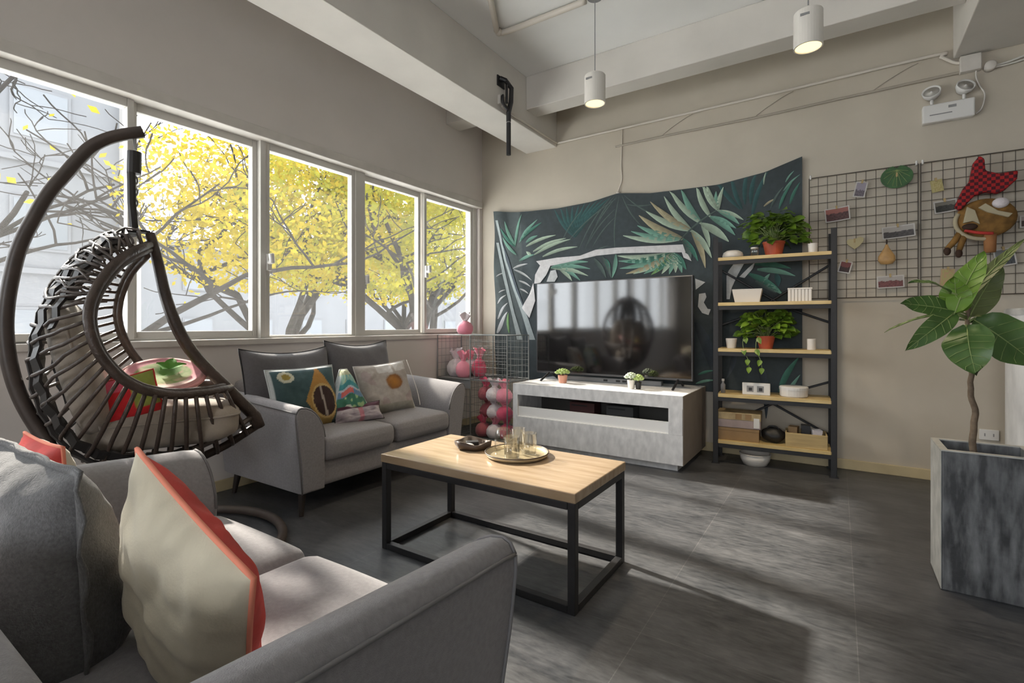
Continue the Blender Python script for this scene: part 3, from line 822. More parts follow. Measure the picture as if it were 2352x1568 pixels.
def make_sofa(label, L, D, loc, rz):
    t = thing('loveseat_sofa', label, 'sofa', loc, rz)
    softbox(0.06, 0.04, 0.145, L - 0.06, D - 0.03, 0.30, 0.03).build('base', M['sofa'], t, smooth=True, weld=True)
    # backrest, slightly reclined
    bk = softbox(0.10, 0.0, 0.145, L - 0.10, 0.15, 0.735, 0.05, 0.01)
    bk.v = [(x, y + max(0, (0.5 - z)) * 0.12 - max(0, z - 0.5) * 0.10 + 0.02, z) for x, y, z in bk.v]
    bk.build('backrest', M['sofa'], t, smooth=True, weld=True)
    for k in (0, 1):
        x0 = 0.185 + k * (L - 0.37) / 2
        softbox(x0 + 0.004, 0.15, 0.29, x0 + (L - 0.37) / 2 - 0.004, D + 0.005, 0.435, 0.045, 0.035, side=0.012).build('seat_cushion', M['sofa'], t, smooth=True, weld=True)
    for sd in (0, 1):
        mb = MB()
        prof = [(0.055, 0.135), (0.035, 0.30), (0.015, 0.45), (0.003, 0.57), (0.004, 0.605), (0.018, 0.628), (0.035, 0.635)]
        for i in range(1, 9):
            a = i / 8 * PI / 2
            prof.append((0.035 + 0.165 * math.sin(a), 0.40 + 0.235 * math.cos(a)))
        prof += [(0.20, 0.28), (0.20, 0.135)]
        ys = [0.0, 0.012, 0.05] + [0.05 + (D - 0.10) * i / 10 for i in range(1, 11)] + [D - 0.012, D]
        rings = []
        for i, y in enumerate(ys):
            f = 1 - y / D
            ins = 0.012 if i in (0, len(ys) - 1) else 0.0035 if i in (1, len(ys) - 2) else 0
            ring = []
            cx, cz = 0.10, 0.36
            for x, z in prof:
                zz = z if z < 0.3 else 0.3 + (z - 0.3) * (1 + 0.16 * f)
                dx, dz = cx - x, cz - zz
                l_ = math.hypot(dx, dz)
                xx = x + dx / l_ * ins
                zz += dz / l_ * ins
                yy = y - (0.035 * max(0, 0.5 - z) if y > D * 0.5 else 0)
                if sd:
                    xx = L - xx
                ring.append((xx, yy, zz))
            rings.append(ring)
        k = len(prof)
        vs = [p for r_ in rings for p in r_]
        fs = [(i * k + j, i * k + (j + 1) % k, (i + 1) * k + (j + 1) % k, (i + 1) * k + j) for i in range(len(ys) - 1) for j in range(k)]
        fs += [tuple(range(k)), tuple((len(ys) - 1) * k + j for j in range(k))]
        mb.add(vs, fs)
        arm = mb.build('armrest', M['sofa'], t, smooth=True)
        md = arm.modifiers.new('b', 'BEVEL')
        md.width = 0.004
        md.segments = 2
        md.limit_method = 'ANGLE'
        md.angle_limit = R(50)
        arm.modifiers.new('wn', 'WEIGHTED_NORMAL')
        pm = MB()
        j0 = 4
        line = [rings[i][j0] for i in range(1, len(ys) - 1)]
        edge = [rings[-2][j] for j in range(j0, 14)]
        low = [rings[-2][j] for j in range(j0, -1, -1)]
        off = -0.002 if not sd else 0.002
        pm.tube([(x + off, y, z + 0.002) for x, y, z in line], 0.0045, 6)
        pm.tube([(x, y + 0.006, z) for x, y, z in edge], 0.0045, 6)
        pm.tube([(x + off, y + 0.004, z) for x, y, z in low], 0.0045, 6)
        pm.build('piping', M['pipeg'], arm, smooth=True)
    for x in (0.10, L - 0.10):
        for y, s in ((0.10, -1), (D - 0.09, 1)):
            sx = -0.02 if x < 0.5 else 0.02
            MB().tube([(x, y, 0.15), (x + sx, y + 0.02 * s, 0.0)], [0.024, 0.013], 12).build('leg', M['leg'], t, smooth=False)
    return t
SD = 0.88
make_sofa('grey fabric two-seat sofa standing under the windows', 1.50, SD, (-3.39, 3.14, 0), R(-90))
make_sofa('grey fabric two-seat sofa with its back to the viewer, hanging chair beside it', 1.47, SD, (-2.05, 0.03, 0), 0)

# ------------------------------------------------------------------ pillows
def pillow(name, label, cat, w_, h_, th, center, xdir, updir, mats, cf=None, pinch=0.07, pipe=None, wr=0.006, seed=0, group=None, two=False, n=26, sag=0.0, pr=0.005, flange=0.0, tri=False, front=1.0, low=0.12):
    xd = Vector(xdir).normalized()
    ud = Vector(updir)
    ud = (ud - xd * ud.dot(xd)).normalized()
    zd = xd.cross(ud)           # front normal
    Mx = Matrix((xd, ud, zd)).transposed()
    root = thing(name, label, cat, center, 0, group)
    def shape(u, v):
        if tri:
            s = 1 - 0.86 * (v + 1) / 2
            return u * w_ / 2 * s * (1 - 0.05 * (1 - v * v)), v * h_ / 2
        x = u * w_ / 2 * (1 - pinch * (1 - v * v))
        y = v * h_ / 2 * (1 - pinch * (1 - u * u))
        y -= sag * (1 - u * u) * (v + 1) / 2
        return x, y
    def P(u, v, s):
        x, y = shape(u, v)
        e = max(0, (1 - u ** 4)) * max(0, (1 - v ** 4))
        d = th / 2 * e ** 0.62 * (1 + low * (-v))
        nz = noise.noise(Vector((u * 2.2 + seed, v * 2.2, s * 3.1))) + 0.5 * noise.noise(Vector((u * 5 + seed, v * 5, s * 3.1)))
        d += wr * nz * e ** 0.4 * 2
        rim = max(abs(u), abs(v))
        if rim > 0.75 and wr > 0.004:
            ang = math.atan2(v, u)
            d += wr * 1.6 * noise.noise(Vector((ang * 7 + seed, rim * 1.5, s))) * (rim - 0.75) * 4 * e ** 0.3
        if s > 0:
            d *= front
        return Mx @ Vector((x, y, s * max(0.0015, d)))
    mb = MB()
    for s in (1, -1):
        mb.m = 1 if (two and s < 0) else 0
        mb.grid(lambda a, b: P(2 * a - 1, 2 * b - 1, s), n, n, (lambda a, b: cf(a, b, s)) if cf else None)
    if flange:
        mb.m = 0
    cov = mb.build('cover', mats, root, smooth=True, weld=False, normals=False)
    bm = bmesh.new(); bm.from_mesh(cov.data)
    bmesh.ops.recalc_face_normals(bm, faces=bm.faces)
    bm.to_mesh(cov.data); bm.free()
    if pipe:
        pts = []
        k = 14
        for i in range(k): pts.append(shape(-1 + 2 * i / k, -1))
        for i in range(k): pts.append(shape(1, -1 + 2 * i / k))
        for i in range(k): pts.append(shape(1 - 2 * i / k, 1))
        for i in range(k): pts.append(shape(-1, 1 - 2 * i / k))
        if flange:
            fm = MB()
            m_ = len(pts)
            vs = []
            for s in (1.0, 1.0 + flange):
                for i, (x, y) in enumerate(pts):
                    wob = 0.006 * math.sin(i * 1.7 + seed) if s > 1 else 0
                    vs.append(Mx @ Vector((x * s, y * s, wob)))
            for i in range(m_):
                fm.add([], [])
            fm.add(vs, [(i, (i + 1) % m_, m_ + (i + 1) % m_, m_ + i) for i in range(m_)])
            fo = fm.build('flange', mats[0] if isinstance(mats, (list, tuple)) else mats, root, smooth=True)
            so = fo.modifiers.new('s', 'SOLIDIFY'); so.thickness = 0.007; so.offset = 0
            MB().tube([Mx @ Vector((x * (1 + flange), y * (1 + flange), 0.006 * math.sin(i * 1.7 + seed))) for i, (x, y) in enumerate(pts)], pr, 6, closed=True).build('piping', pipe, root, smooth=True)
        else:
            MB().tube([Mx @ Vector((x, y, 0)) for x, y in pts], pr, 6, closed=True).build('piping', pipe, root, smooth=True)
    return root

# back cushions of the window sofa
pillow('back_cushion', 'charcoal back cushion with black piping behind the teal pillow', 'cushion', 0.62, 0.52, 0.19, (-3.07, 1.965, 0.695), (0.06, 1, 0.0), (-0.22, 0, 1), M['sofad'], pinch=0.05, pipe=M['piping'], seed=1, sag=0.03, wr=0.004)
pillow('back_cushion', 'charcoal back cushion with black piping at the sofa end nearer the wire crates', 'cushion', 0.60, 0.54, 0.19, (-3.07, 2.555, 0.715), (-0.02, 1, -0.02), (-0.20, 0, 1), M['sofad'], pinch=0.05, pipe=M['piping'], seed=5, sag=0.03, wr=0.004)

def lerp3(a, b, t):
    t = max(0, min(1, t))
    return tuple(a[i] + (b[i] - a[i]) * t for i in range(3))
def teal_cf(u, v, s):
    base = lerp3((0.022, 0.055, 0.058), (0.05, 0.105, 0.118), v + 0.3 * noise.noise(Vector((u * 5, v * 5, 0))))
    if s < 0 or u < 0.045 or v > 0.965:
        return (0.50, 0.54, 0.54)
    # small white flower spot
    d = math.hypot((u - 0.22) / 0.115, (v - 0.84) / 0.10)
    if d < 0.55:
        return (0.36, 0.27, 0.06)
    if d < 1:
        return (0.62, 0.62, 0.50)
    # open fruit: ochre diamond with dark seed halves
    du, dv = (u - 0.70), (v - 0.40)
    dia = abs(du) / 0.27 + abs(dv) / 0.60
    ell = math.hypot((du - 0.02) / 0.175, (dv + 0.02) / 0.26)
    if ell < 1:
        if abs(du - 0.005 + dv * 0.06) < 0.018:
            return (0.35, 0.30, 0.26)
        return lerp3((0.055, 0.022, 0.016), (0.03, 0.012, 0.01), u)
    if ell < 1.14 and dia < 1.3:
        return (0.52, 0.36, 0.14)
    if dia < 1:
        return lerp3((0.47, 0.22, 0.045), (0.33, 0.22, 0.06), 1 - v)
    return base
pillow('throw_pillow', 'teal throw pillow printed with an open brown-seeded fruit', 'pillow', 0.44, 0.40, 0.14, (-2.855, 1.93, 0.635), (0.16, 1, 0.02), (-0.36, 0.05, 1), M['print'], teal_cf, pinch=0.05, pipe=mat('pale_piping', (0.5, 0.54, 0.54), 0.8), seed=2, n=64, wr=0.004)
def multi_cf(u, v, s):
    if v > 0.86:
        return (0.40, 0.44, 0.24) if noise.noise(Vector((u * 20, v * 40, 2))) > 0 else (0.55, 0.55, 0.40)
    if u < 0.10 or u > 0.93:
        return (0.55, 0.60, 0.60)
    wv = v + 0.05 * math.sin(u * 9)
    n = noise.noise(Vector((u * 8, v * 8, 4)))
    if wv > 0.70:
        return lerp3((0.16, 0.40, 0.42), (0.45, 0.60, 0.42), n + 0.5)
    if wv > 0.58:
        return (0.06, 0.28, 0.30)
    if wv > 0.53:
        return (0.50, 0.55, 0.62)
    if wv > 0.42 and 0.2 < u < 0.62:
        return (0.60, 0.14, 0.12)
    if wv > 0.40:
        return (0.14, 0.26, 0.42)
    if math.hypot((u - 0.42) / 0.10, (v - 0.13) / 0.10) < 1:
        return (0.66, 0.70, 0.62)
    if n > 0.25:
        return (0.35, 0.52, 0.25)
    return lerp3((0.04, 0.16, 0.09), (0.07, 0.24, 0.17), n + 0.5)
pillow('throw_pillow', 'colourful tent-shaped pillow in the middle of the window sofa', 'pillow', 0.34, 0.32, 0.15, (-2.80, 2.205, 0.640), (0.30, 1, 0.03), (-0.30, -0.10, 1), M['print'], multi_cf, pinch=0.04, pipe=mat('white_piping', (0.6, 0.62, 0.6), 0.8), seed=3, n=52, tri=True, wr=0.004)
# folded soft pouch lying below it
def pouch_cf(u, v, s):
    n = noise.noise(Vector((u * 6, v * 4, 7)))
    if v > 0.72:
        return (0.10, 0.035, 0.06)
    if abs(u - 0.52) < 0.05:
        return (0.50, 0.20, 0.24)
    return lerp3((0.30, 0.26, 0.30), (0.52, 0.47, 0.50), n + 0.5)
pillow('soft_pouch', 'mauve striped soft pouch lying in front of the tent-shaped pillow', 'pouch', 0.36, 0.13, 0.09, (-2.71, 2.23, 0.505), (0.22, 1, 0.03), (-0.55, 0, 1), M['print'], pouch_cf, pinch=0.10, pipe=M['piping'], seed=8, n=40, wr=0.008, pr=0.004)
def beige_cf(u, v, s):
    base = (0.40, 0.365, 0.335)
    d = math.hypot((u - 0.62) / 0.155, (v - 0.58) / 0.15)
    if d < 1:
        return lerp3((0.42, 0.18, 0.03), (0.24, 0.10, 0.03), d * d)
    if d < 1.12:
        return (0.32, 0.24, 0.18)
    if v > 0.78 + 0.1 * abs(u - 0.6) and 0.35 < u < 0.95 and abs(u - 0.66) > 0.02:
        return (0.55, 0.54, 0.53)
    if v < 0.16:
        return (0.30, 0.29, 0.25)
    if noise.noise(Vector((u * 4, v * 4, 9))) > 0.3:
        return (0.36, 0.30, 0.29)
    return base
bp_ = pillow('throw_pillow', 'beige throw pillow with an orange round flower, against the far sofa arm', 'pillow', 0.43, 0.38, 0.14, (-2.82, 2.57, 0.63), (0.20, 1, 0.06), (-0.34, 0, 1), M['print'], beige_cf, pinch=0.06, pipe=mat('off_white_piping', (0.55, 0.53, 0.52), 0.8), seed=4, n=56, wr=0.007)
MB().tube(dense([(0.02, 0.20, 0.20), (0.09, 0.23, 0.0), (0.12, 0.235, -0.10), (0.13, 0.235, -0.145)], 4), 0.003, 6).build('tassel', M['white'], bp_, smooth=True)

# pillows on the near sofa
pillow('back_cushion', 'large dark grey linen cushion leaning on the near sofa, closest to the viewer', 'cushion', 0.56, 0.42, 0.24, (-1.445, 0.315, 0.628), (1, 0.06, -0.045), (0, -0.06, 1), M['linen'], pinch=0.03, pipe=M['linen'], seed=6, n=44, wr=0.010, low=0.42, flange=0.05, pr=0.004)
pillow('throw_pillow', 'cream throw pillow with a red front, beside the big linen cushion', 'pillow', 0.43, 0.39, 0.15, (-1.02, 0.45, 0.602), (-1, -0.02, 0.36), (-0.25, -0.16, 1), [M['red'], M['cream']], pinch=0.05, pipe=M['coral'], seed=9, n=60, wr=0.007, two=True, front=0.85)
pillow('throw_pillow', 'coral-edged pale pillow mostly hidden at the far end of the near sofa', 'pillow', 0.34, 0.30, 0.10, (-1.875, 0.455, 0.628), (1, 0.0, 0.0), (0, -0.08, 1), [M['red'], M['cream']], pinch=0.05, pipe=M['coral'], seed=12, n=24, wr=0.006, two=True)

# ------------------------------------------------------------------ coffee table
ct = thing('coffee_table', 'wood-topped coffee table on a black steel box frame', 'table', (-1.355, 1.955, 0))
HX_, HY_ = 0.53, 0.265
MB().box(-HX_, -HY_, 0.425, HX_, HY_, 0.465).build('tabletop', M['wood'], ct, bevel=0.004)
s_ = 0.032
for sx in (-1, 1):
    for sy in (-1, 1):
        x, y = sx * (HX_ - 0.02), sy * (HY_ - 0.02)
        MB().box(x - s_ / 2, y - s_ / 2, 0, x + s_ / 2, y + s_ / 2, 0.4245).build('leg', M['black'], ct, bevel=0.002)
for z in (0.0, 0.393):
    for sy in (-1, 1):
        y = sy * (HY_ - 0.02)
        MB().box(-HX_ + 0.037, y - s_ / 2, z + 0.002, HX_ - 0.037, y + s_ / 2, z + s_ - 0.001).build('rail', M['black'], ct, bevel=0.002)
    for sx in (-1, 1):
        x = sx * (HX_ - 0.02)
        MB().box(x - s_ / 2, -HY_ + 0.037, z + 0.002, x + s_ / 2, HY_ - 0.037, z + s_ - 0.001).build('rail', M['black'], ct, bevel=0.002)

tr = thing('serving_tray', 'round brass-rimmed tray on the coffee table, holding glasses', 'tray', (-1.305, 2.03, 0.465))
MB().lathe([(0.0, 0.0), (0.135, 0.0), (0.150, 0.006), (0.156, 0.020), (0.152, 0.021), (0.145, 0.010), (0.132, 0.005), (0.0, 0.005)], 48).build('dish', M['gold'], tr, smooth=True)
MB().tube([(0.154 * math.cos(a * PI / 24), 0.154 * math.sin(a * PI / 24), 0.021) for a in range(48)], 0.003, 6, closed=True).build('rim', M['darkwood'], tr, smooth=True)
def tumbler(x, y, label, r=0.036, h=0.105, inv=False, bulge=0.0):
    t = thing('drinking_glass', label, 'glass', (x, y, 0.4705), 0, 'glasses on the round tray')
    k = 0.0022
    if inv:
        prof = [(r, 0.0), (r * 1.02, h * 0.4), (r * 0.98, h * 0.75), (r * 0.85, h * 0.93), (r * 0.5, h), (0.0, h * 1.01)]
        inn = [(0.0, h * 0.96), (r * 0.47, h * 0.95), (r * 0.80, h * 0.89), (r * 0.93, h * 0.72), (r * 0.96, h * 0.4), (r - k, 0.0)]
        prof = prof + inn
    else:
        prof = [(0.0, 0.0), (r * 0.86, 0.0), (r * 0.9, 0.006), (r, h), (r - k, h), (r * 0.86, 0.010), (0.0, 0.010)]
    MB().lathe(prof, 28, caps=False).build('body', M['cupglass'], t, smooth=True)
    return t
tumbler(-1.375, 2.015, 'glass with a domed top turned upside down on the tray', 0.043, 0.125, True)
tumbler(-1.285, 1.955, 'clear tumbler at the front of the brass tray', 0.040, 0.105)
tumbler(-1.255, 2.06, 'clear tumbler behind the front one, right on the tray', 0.040, 0.105)
tumbler(-1.345, 2.105, 'clear tumbler at the rear of the brass tray', 0.036, 0.110)

ab = thing('wooden_bowl', 'dark walnut scalloped bowl on the coffee table beside the tray', 'bowl', (-1.575, 2.03, 0.465), R(15))
def hexr(q, t):
    f = 1 + 0.07 * math.cos(6 * t)
    return Vector((q.x * f * 1.05, q.y * f * 0.85, q.z + 0.007 * math.cos(3 * t) * (q.z > 0.02)))
MB().lathe([(0.0, 0.0), (0.075, 0.0), (0.088, 0.012), (0.092, 0.038), (0.083, 0.038), (0.074, 0.014), (0.0, 0.011)], 48, fr=hexr).build('shell', M['darkwood'], ab, smooth=True)
MB().box(-0.035, -0.012, 0.012, 0.03, 0.03, 0.034, Matrix.Rotation(0.5, 4, 'Z')).build('matchbox', M['black'], ab, bevel=0.003)
MB().ball((-0.01, -0.035, 0.022), (0.032, 0.02, 0.01), 12, 8).build('pebble', M['whitem'], ab, smooth=True)

# ------------------------------------------------------------------ tv stand and tv
ts = thing('tv_stand', 'grey concrete-look low cabinet under the television', 'tv stand', (-1.71, 4.13, 0))
x0, x1, y0, y1, z0, z1 = -0.75, 0.75, -0.37, 0.37, 0.055, 0.572
nx0, nx1, nz0, nz1, nd_ = -0.70, 0.645, 0.28, 0.475, 0.43
mb = MB()
mb.box(x0, y0, nz1, x1, y1, z1)
mb.box(x0, y0, z0, x1, y1, nz0 - 0.001)
mb.box(x0, y0, nz0, nx0, y1, nz1)
mb.box(nx1, y0, nz0, x1 - 0.002, y1, nz1)
mb.build('carcass', M['concrete'], ts)
MB().box(nx0 + 0.001, y0 + nd_, nz0, nx1 - 0.001, y1 - 0.005, nz1).build('niche_back', mat('shaded_niche_board', (0.07, 0.067, 0.062), 0.7), ts)  # shade of the recess put into the dark back colour
MB().box(nx0 + 0.001, y0 + 0.004, nz0 - 0.0005, nx1 - 0.001, y0 + nd_, nz0 + 0.004).build('niche_floor', M['niche'], ts)
MB().box(nx0 + 0.001, y0 + 0.015, nz0 + 0.0045, nx1 - 0.001, y0 + 0.03, nz0 + 0.088).build('added_front_board', M['niche'], ts)  # white board added to catch window light as the niche's bright band
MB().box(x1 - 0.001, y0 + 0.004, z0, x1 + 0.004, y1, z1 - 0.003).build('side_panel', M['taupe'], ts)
MB().box(x0 + 0.06, y0 + 0.05, 0, x1 - 0.05, y1 - 0.05, z0).build('plinth', M['concrete'], ts)
for nm, bx, lb, m_ in (('media_box', (-0.24, 0.17, 0.06), 'dark red box in the cabinet niche, partly behind its white front board', 'rplush'), ('media_box', (0.10, 0.12, 0.05), 'dark grey box in the cabinet niche, right of the dark red one', 'greyp')):
    px = -1.90 if m_ == 'rplush' else -1.55
    t = thing(nm, lb, 'box', (px, 4.09, nz0 + 0.0045))
    MB().box(-0.12, -0.07, 0, 0.12, 0.07, 0.125).build('case', mat(m_ + '_case', (0.09, 0.03, 0.03) if m_ == 'rplush' else (0.07, 0.07, 0.072), 0.6), t, bevel=0.004)
    MB().box(-0.10, -0.0715, 0.095, 0.05, -0.069, 0.105).build('front_slot', M['black'], t)

tv = thing('television', 'large flat black television on the grey cabinet', 'television', (-1.73, 4.21, 0.572))
MB().box(-0.74, -0.012, 0.065, 0.74, 0.035, 0.935).build('housing', M['bezel'], tv, bevel=0.004)
MB().box(-0.728, -0.0165, 0.085, 0.728, -0.012, 0.925).build('screen', M['screen'], tv)
for sx in (-0.60, 0.62):
    MB().tube([(sx - 0.02 * 0, -0.17, 0.008), (sx, 0.01, 0.075), (sx, 0.15, 0.008)], 0.010, 8).build('stand_foot', M['black'], tv)
sb = thing('soundbar', 'slim grey soundbar lying below the television screen', 'soundbar', (-1.72, 4.30, 0.572))
MB().box(-0.45, -0.03, 0.0, 0.45, 0.03, 0.042).build('body', M['greyp'], sb, bevel=0.006)
for x in (-0.08, 0.04, 0.10):
    MB().box(x, -0.0315, 0.012, x + 0.04, -0.029, 0.03).build('button', M['black'], sb)

def succulent(x, y, label, potm, leafm, r, hp, seed, tall=False):
    t = thing('potted_succulent', label, 'plant', (x, y, 0.572))
    MB().lathe([(0.0, 0.0), (r * 0.75, 0.0), (r * 0.95, hp * 0.9), (r, hp), (r * 0.88, hp), (r * 0.85, hp * 0.86), (0.0, hp * 0.86)], 24).build('pot', potm, t, smooth=False, bevel=0.002)
    rnd = random.Random(seed)
    mb = MB()
    for i in range(26):
        a = i * 2.4
        rr = r * 1.25 * math.sqrt(i / 26)
        zz = hp + 0.045 - 0.025 * (i / 26)
        Mx = Matrix.Rotation(a, 3, 'Z') @ Matrix.Rotation(0.4 + i / 26, 3, 'Y')
        mb.ball((rr * math.cos(a), rr * math.sin(a), zz), (0.012, 0.014, 0.02), 8, 6, Mx)
    mb.build('leaves', leafm, t, smooth=True)
    MB().tube([(0, 0, hp * 0.8), (0.003, 0, hp + 0.04)], 0.006, 6).build('stem', M['bark'], t)
    return t
succulent(-2.10, 4.04, 'green succulent in a peach pot on the grey cabinet', M['pinkpot'], M['succ'], 0.046, 0.07, 1)
succulent(-1.43, 3.97, 'pale succulent in a white pot at the cabinet middle', M['white'], M['succp'], 0.032, 0.075, 2)
succulent(-1.375, 3.99, 'small green succulent in a dark pot touching the white one', M['black'], M['succ'], 0.026, 0.06, 3)

# ------------------------------------------------------------------ shelf rack
SA = R(4)
rk = thing('shelf_rack', 'black steel and pine five-tier shelf rack standing against the wall', 'shelf', (-0.42, 4.225, 0), SA)
SW, SDp = 0.385, 0.30
SHZ = [0.175, 0.542, 0.902, 1.265, 1.622]
for sx in (-1, 1):
    for y in (0.012, SDp - 0.012):
        x = sx * (SW + 0.012)
        mb = MB()
        mb.box(x - 0.019, y - 0.012, 0.004, x + 0.019, y - 0.009, 1.80)
        mb.box(x + sx * 0.016, y - 0.012, 0.004, x + sx * 0.019, y + 0.02, 1.80)
        mb.box(x - 0.03, y - 0.02, 0, x + 0.03, y + 0.02, 0.006)
        p = mb.build('post', M['blackm'], rk)
        hb = MB()
        for k in range(34):
            hb.box(x - 0.004, y - 0.0128, 0.05 + k * 0.052, x + 0.004, y - 0.0115, 0.065 + k * 0.052)
        hb.build('slot_row', M['black'], p)
for z in SHZ:
    b = MB().box(-SW, 0.0, z - 0.014, SW, SDp, z + 0.012).build('shelf_board', M['shelfwood'], rk, bevel=0.002)
    MB().box(-SW, 0.004, z - 0.045, SW, 0.010, z - 0.0145).build('lip', M['blackm'], b)
for za, zb in ((1.25, 1.60), (0.91, 1.25), (0.17, 0.53), (0.20, 0.60)):
    pass
for x0_, z0_, x1_, z1_ in ((-SW, 1.56, 0.05, 1.27), (SW, 1.56, -0.05, 1.27), (-SW, 1.10, 0.02, 1.25), (SW, 1.12, 0.06, 1.25), (SW, 0.66, 0.12, 0.56), (SW, 0.25, -0.12, 0.53), (-SW, 0.25, 0.12, 0.53)):
    MB().tube([(x0_, SDp - 0.008, z0_), (x1_, SDp - 0.008, z1_)], 0.009, 6).build('brace', M['blackm'], rk)
RM = Matrix.Translation((-0.42, 4.225, 0)) @ Matrix.Rotation(SA, 4, 'Z')
def on(x, y, k):
    """point on tier k of the rack, x measured from the room origin near the front edge"""
    v = RM @ Vector((x + 0.44, y, 0))
    return (v.x, v.y, SHZ[k] + 0.0122)
def at_rack(name, label, cat, x, y, k, dz=0.0, rz=0.0, group=None):
    p = on(x, y, k)
    return thing(name, label, cat, (p[0], p[1], p[2] + dz), SA + rz, group)

def leafshape(mb, base, tip, width, up, curl=0.15, n=8, heart=False, wavy=0.0, fold=0.12, lobes=1.0):
    a, b = Vector(base), Vector(tip)
    d = b - a
    L = d.length
    d.normalize()
    up = Vector(up)
    sd = d.cross(up)
    if sd.length < 1e-4:
        sd = d.orthogonal()
    sd.normalize()
    nn = sd.cross(d)
    vs, fs = [], []
    ks = (-1, -0.55, 0, 0.55, 1)
    for i in range(n + 1):
        t = i / n
        if heart:
            wv = width / 2 * (math.sin(PI * (0.16 + 0.84 * t)) ** 0.8) * (1.25 - 0.55 * t)
        else:
            wv = width / 2 * (math.sin(PI * (0.03 + 0.97 * t) ** 0.85) ** 0.7)
        wv = max(wv, 0.0006) if i else width * (0.16 if heart else 0.04)
        if i == n:
            wv = 0.0006
        c = a + d * L * t + nn * (L * curl * 4 * t * (1 - t))
        for s in ks:
            w2 = wavy * width * math.sin(t * 14 + (2 if s > 0 else 0)) * abs(s)
            vs.append(c + sd * wv * s + nn * (-fold * width * (1 - abs(s)) + w2))
    m = len(ks)
    for i in range(n):
        for j in range(m - 1):
            fs.append((i * m + j, i * m + j + 1, (i + 1) * m + j + 1, (i + 1) * m + j))
    mb.add(vs, fs)

def pothos(x, y, k, label, seed, W, Hh, potr, poth, potm, nl=130, trail=False):
    t = at_rack('potted_pothos', label, 'plant', x, y, k)
    MB().lathe([(0.0, 0.0), (potr * 0.72, 0.0), (potr * 0.97, poth * 0.85), (potr, poth * 0.86), (potr * 1.04, poth), (potr * 0.92, poth), (potr * 0.88, poth * 0.85), (0, poth * 0.85)], 28).build('pot', potm, t, bevel=0.002)
    MB().lathe([(0.0, poth * 0.87), (potr * 0.87, poth * 0.87), (potr * 0.87, poth * 0.8)], 20).build('soil', M['soil'], t)
    rnd = random.Random(seed)
    mb, sm = MB(), MB()
    for i in range(nl):
        a = rnd.uniform(0, 2 * PI)
        e = rnd.uniform(-0.05, 1) ** 1 if True else 0
        rr = rnd.uniform(0.45, 1.0)
        q = Vector((math.cos(a) * W * rr * math.cos(e * 1.25), math.sin(a) * 0.13 * rr * math.cos(e * 1.2), poth * 0.75 + Hh * (0.15 + 0.85 * math.sin(max(0, e) * 1.45)) * (0.55 + 0.45 * rr)))
        if q.z < 0.02:
            q.z = 0.02
        ln = rnd.uniform(0.055, 0.09)
        out = Vector((math.cos(a) + rnd.uniform(-.5, .5), math.sin(a) * 0.9 + rnd.uniform(-.5, .3) - 0.15, rnd.uniform(-0.9, 0.15))).normalized()
        up = Vector((rnd.uniform(-.5, .5), rnd.uniform(-1.0, -.1), rnd.uniform(0.4, 1)))
        leafshape(mb, q, q + out * ln, ln * rnd.uniform(0.7, 0.9), up, rnd.uniform(0.02, 0.12), 6, True, fold=0.08)
        if i % 3 == 0:
            s0 = Vector((rnd.uniform(-.3, .3) * potr, rnd.uniform(-.3, .3) * potr, poth * 0.8))
            sm.tube([s0, (s0 + q) / 2 + Vector((0, 0, 0.03)), q], 0.0022, 5)
    if trail:
        for bx, by in ((-0.14, -0.10), (-0.05, -0.14)):
            pts = dense([(0.0, -0.05, poth), (bx, by - 0.02, poth * 0.9), (bx - 0.01, by - 0.035, 0.0), (bx + 0.02, by - 0.03, -0.08), (bx + 0.03, by - 0.03, -0.14)], 4)
            sm.tube(pts, 0.002, 5)
            for j in range(4, len(pts), 4):
                p = pts[j]
                leafshape(mb, p, p + Vector((rnd.uniform(-.03, .03), -0.02, -0.05)), 0.035, (0, -1, 0.3), 0.05, 6, True)
    mb.build('foliage', M['pothos'], t, smooth=True, normals=False)
    sm.build('stems', M['vein'], t, smooth=True)
    return t
pothos(-0.43, 0.15, 4, 'leafy green pothos in an orange pot on the top shelf', 11, 0.235, 0.27, 0.078, 0.115, M['orange'], 170)
pothos(-0.485, 0.14, 2, 'leafy green pothos in an orange pot on the middle shelf, one stem trailing', 23, 0.205, 0.235, 0.065, 0.10, M['orange'], 150, True)

t = at_rack('stone_bowl', 'grey-white domed stone dish at the left of the top shelf', 'dish', -0.72, 0.10, 4)
MB().lathe([(0.07, 0.0), (0.078, 0.02), (0.07, 0.045), (0.045, 0.06), (0.0, 0.066)], 24).build('dome', M['white'], t, smooth=True)
MB().lathe([(0.080, 0.0), (0.080, 0.006)], 24).build('foot_ring', M['greyp'], t)
t = at_rack('glass_jar', 'small clear jar beside the top shelf orange pot', 'jar', -0.56, 0.05, 4)
MB().lathe([(0.0, 0.0), (0.03, 0.0), (0.032, 0.05), (0.026, 0.06), (0.024, 0.06), (0.028, 0.048), (0.027, 0.004), (0.0, 0.004)], 20).build('body', M['cupglass'], t, smooth=True)
MB().lathe([(0.027, 0.058), (0.027, 0.068), (0, 0.068)], 20).build('lid', M['white'], t)
def cup(x, y, k, label, r, h, taper=0.9, m_='white'):
    t = at_rack('small_cup', label, 'cup', x, y, k)
    MB().lathe([(0.0, 0.0), (r * taper, 0.0), (r, h * 0.96), (r, h), (r - 0.004, h), (r * taper - 0.004, 0.006), (0.0, 0.006)], 24).build('body', M[m_], t, bevel=0.0015)
    MB().lathe([(r * 0.9, h * 0.78), (0, h * 0.80)], 20).build('filling', M['soil'], t)
cup(-0.17, 0.08, 4, 'pale small cup at the right end of the top shelf', 0.033, 0.072)
cup(-0.73, 0.09, 2, 'white tapered small pot left of the middle shelf plant', 0.042, 0.078, 0.8)
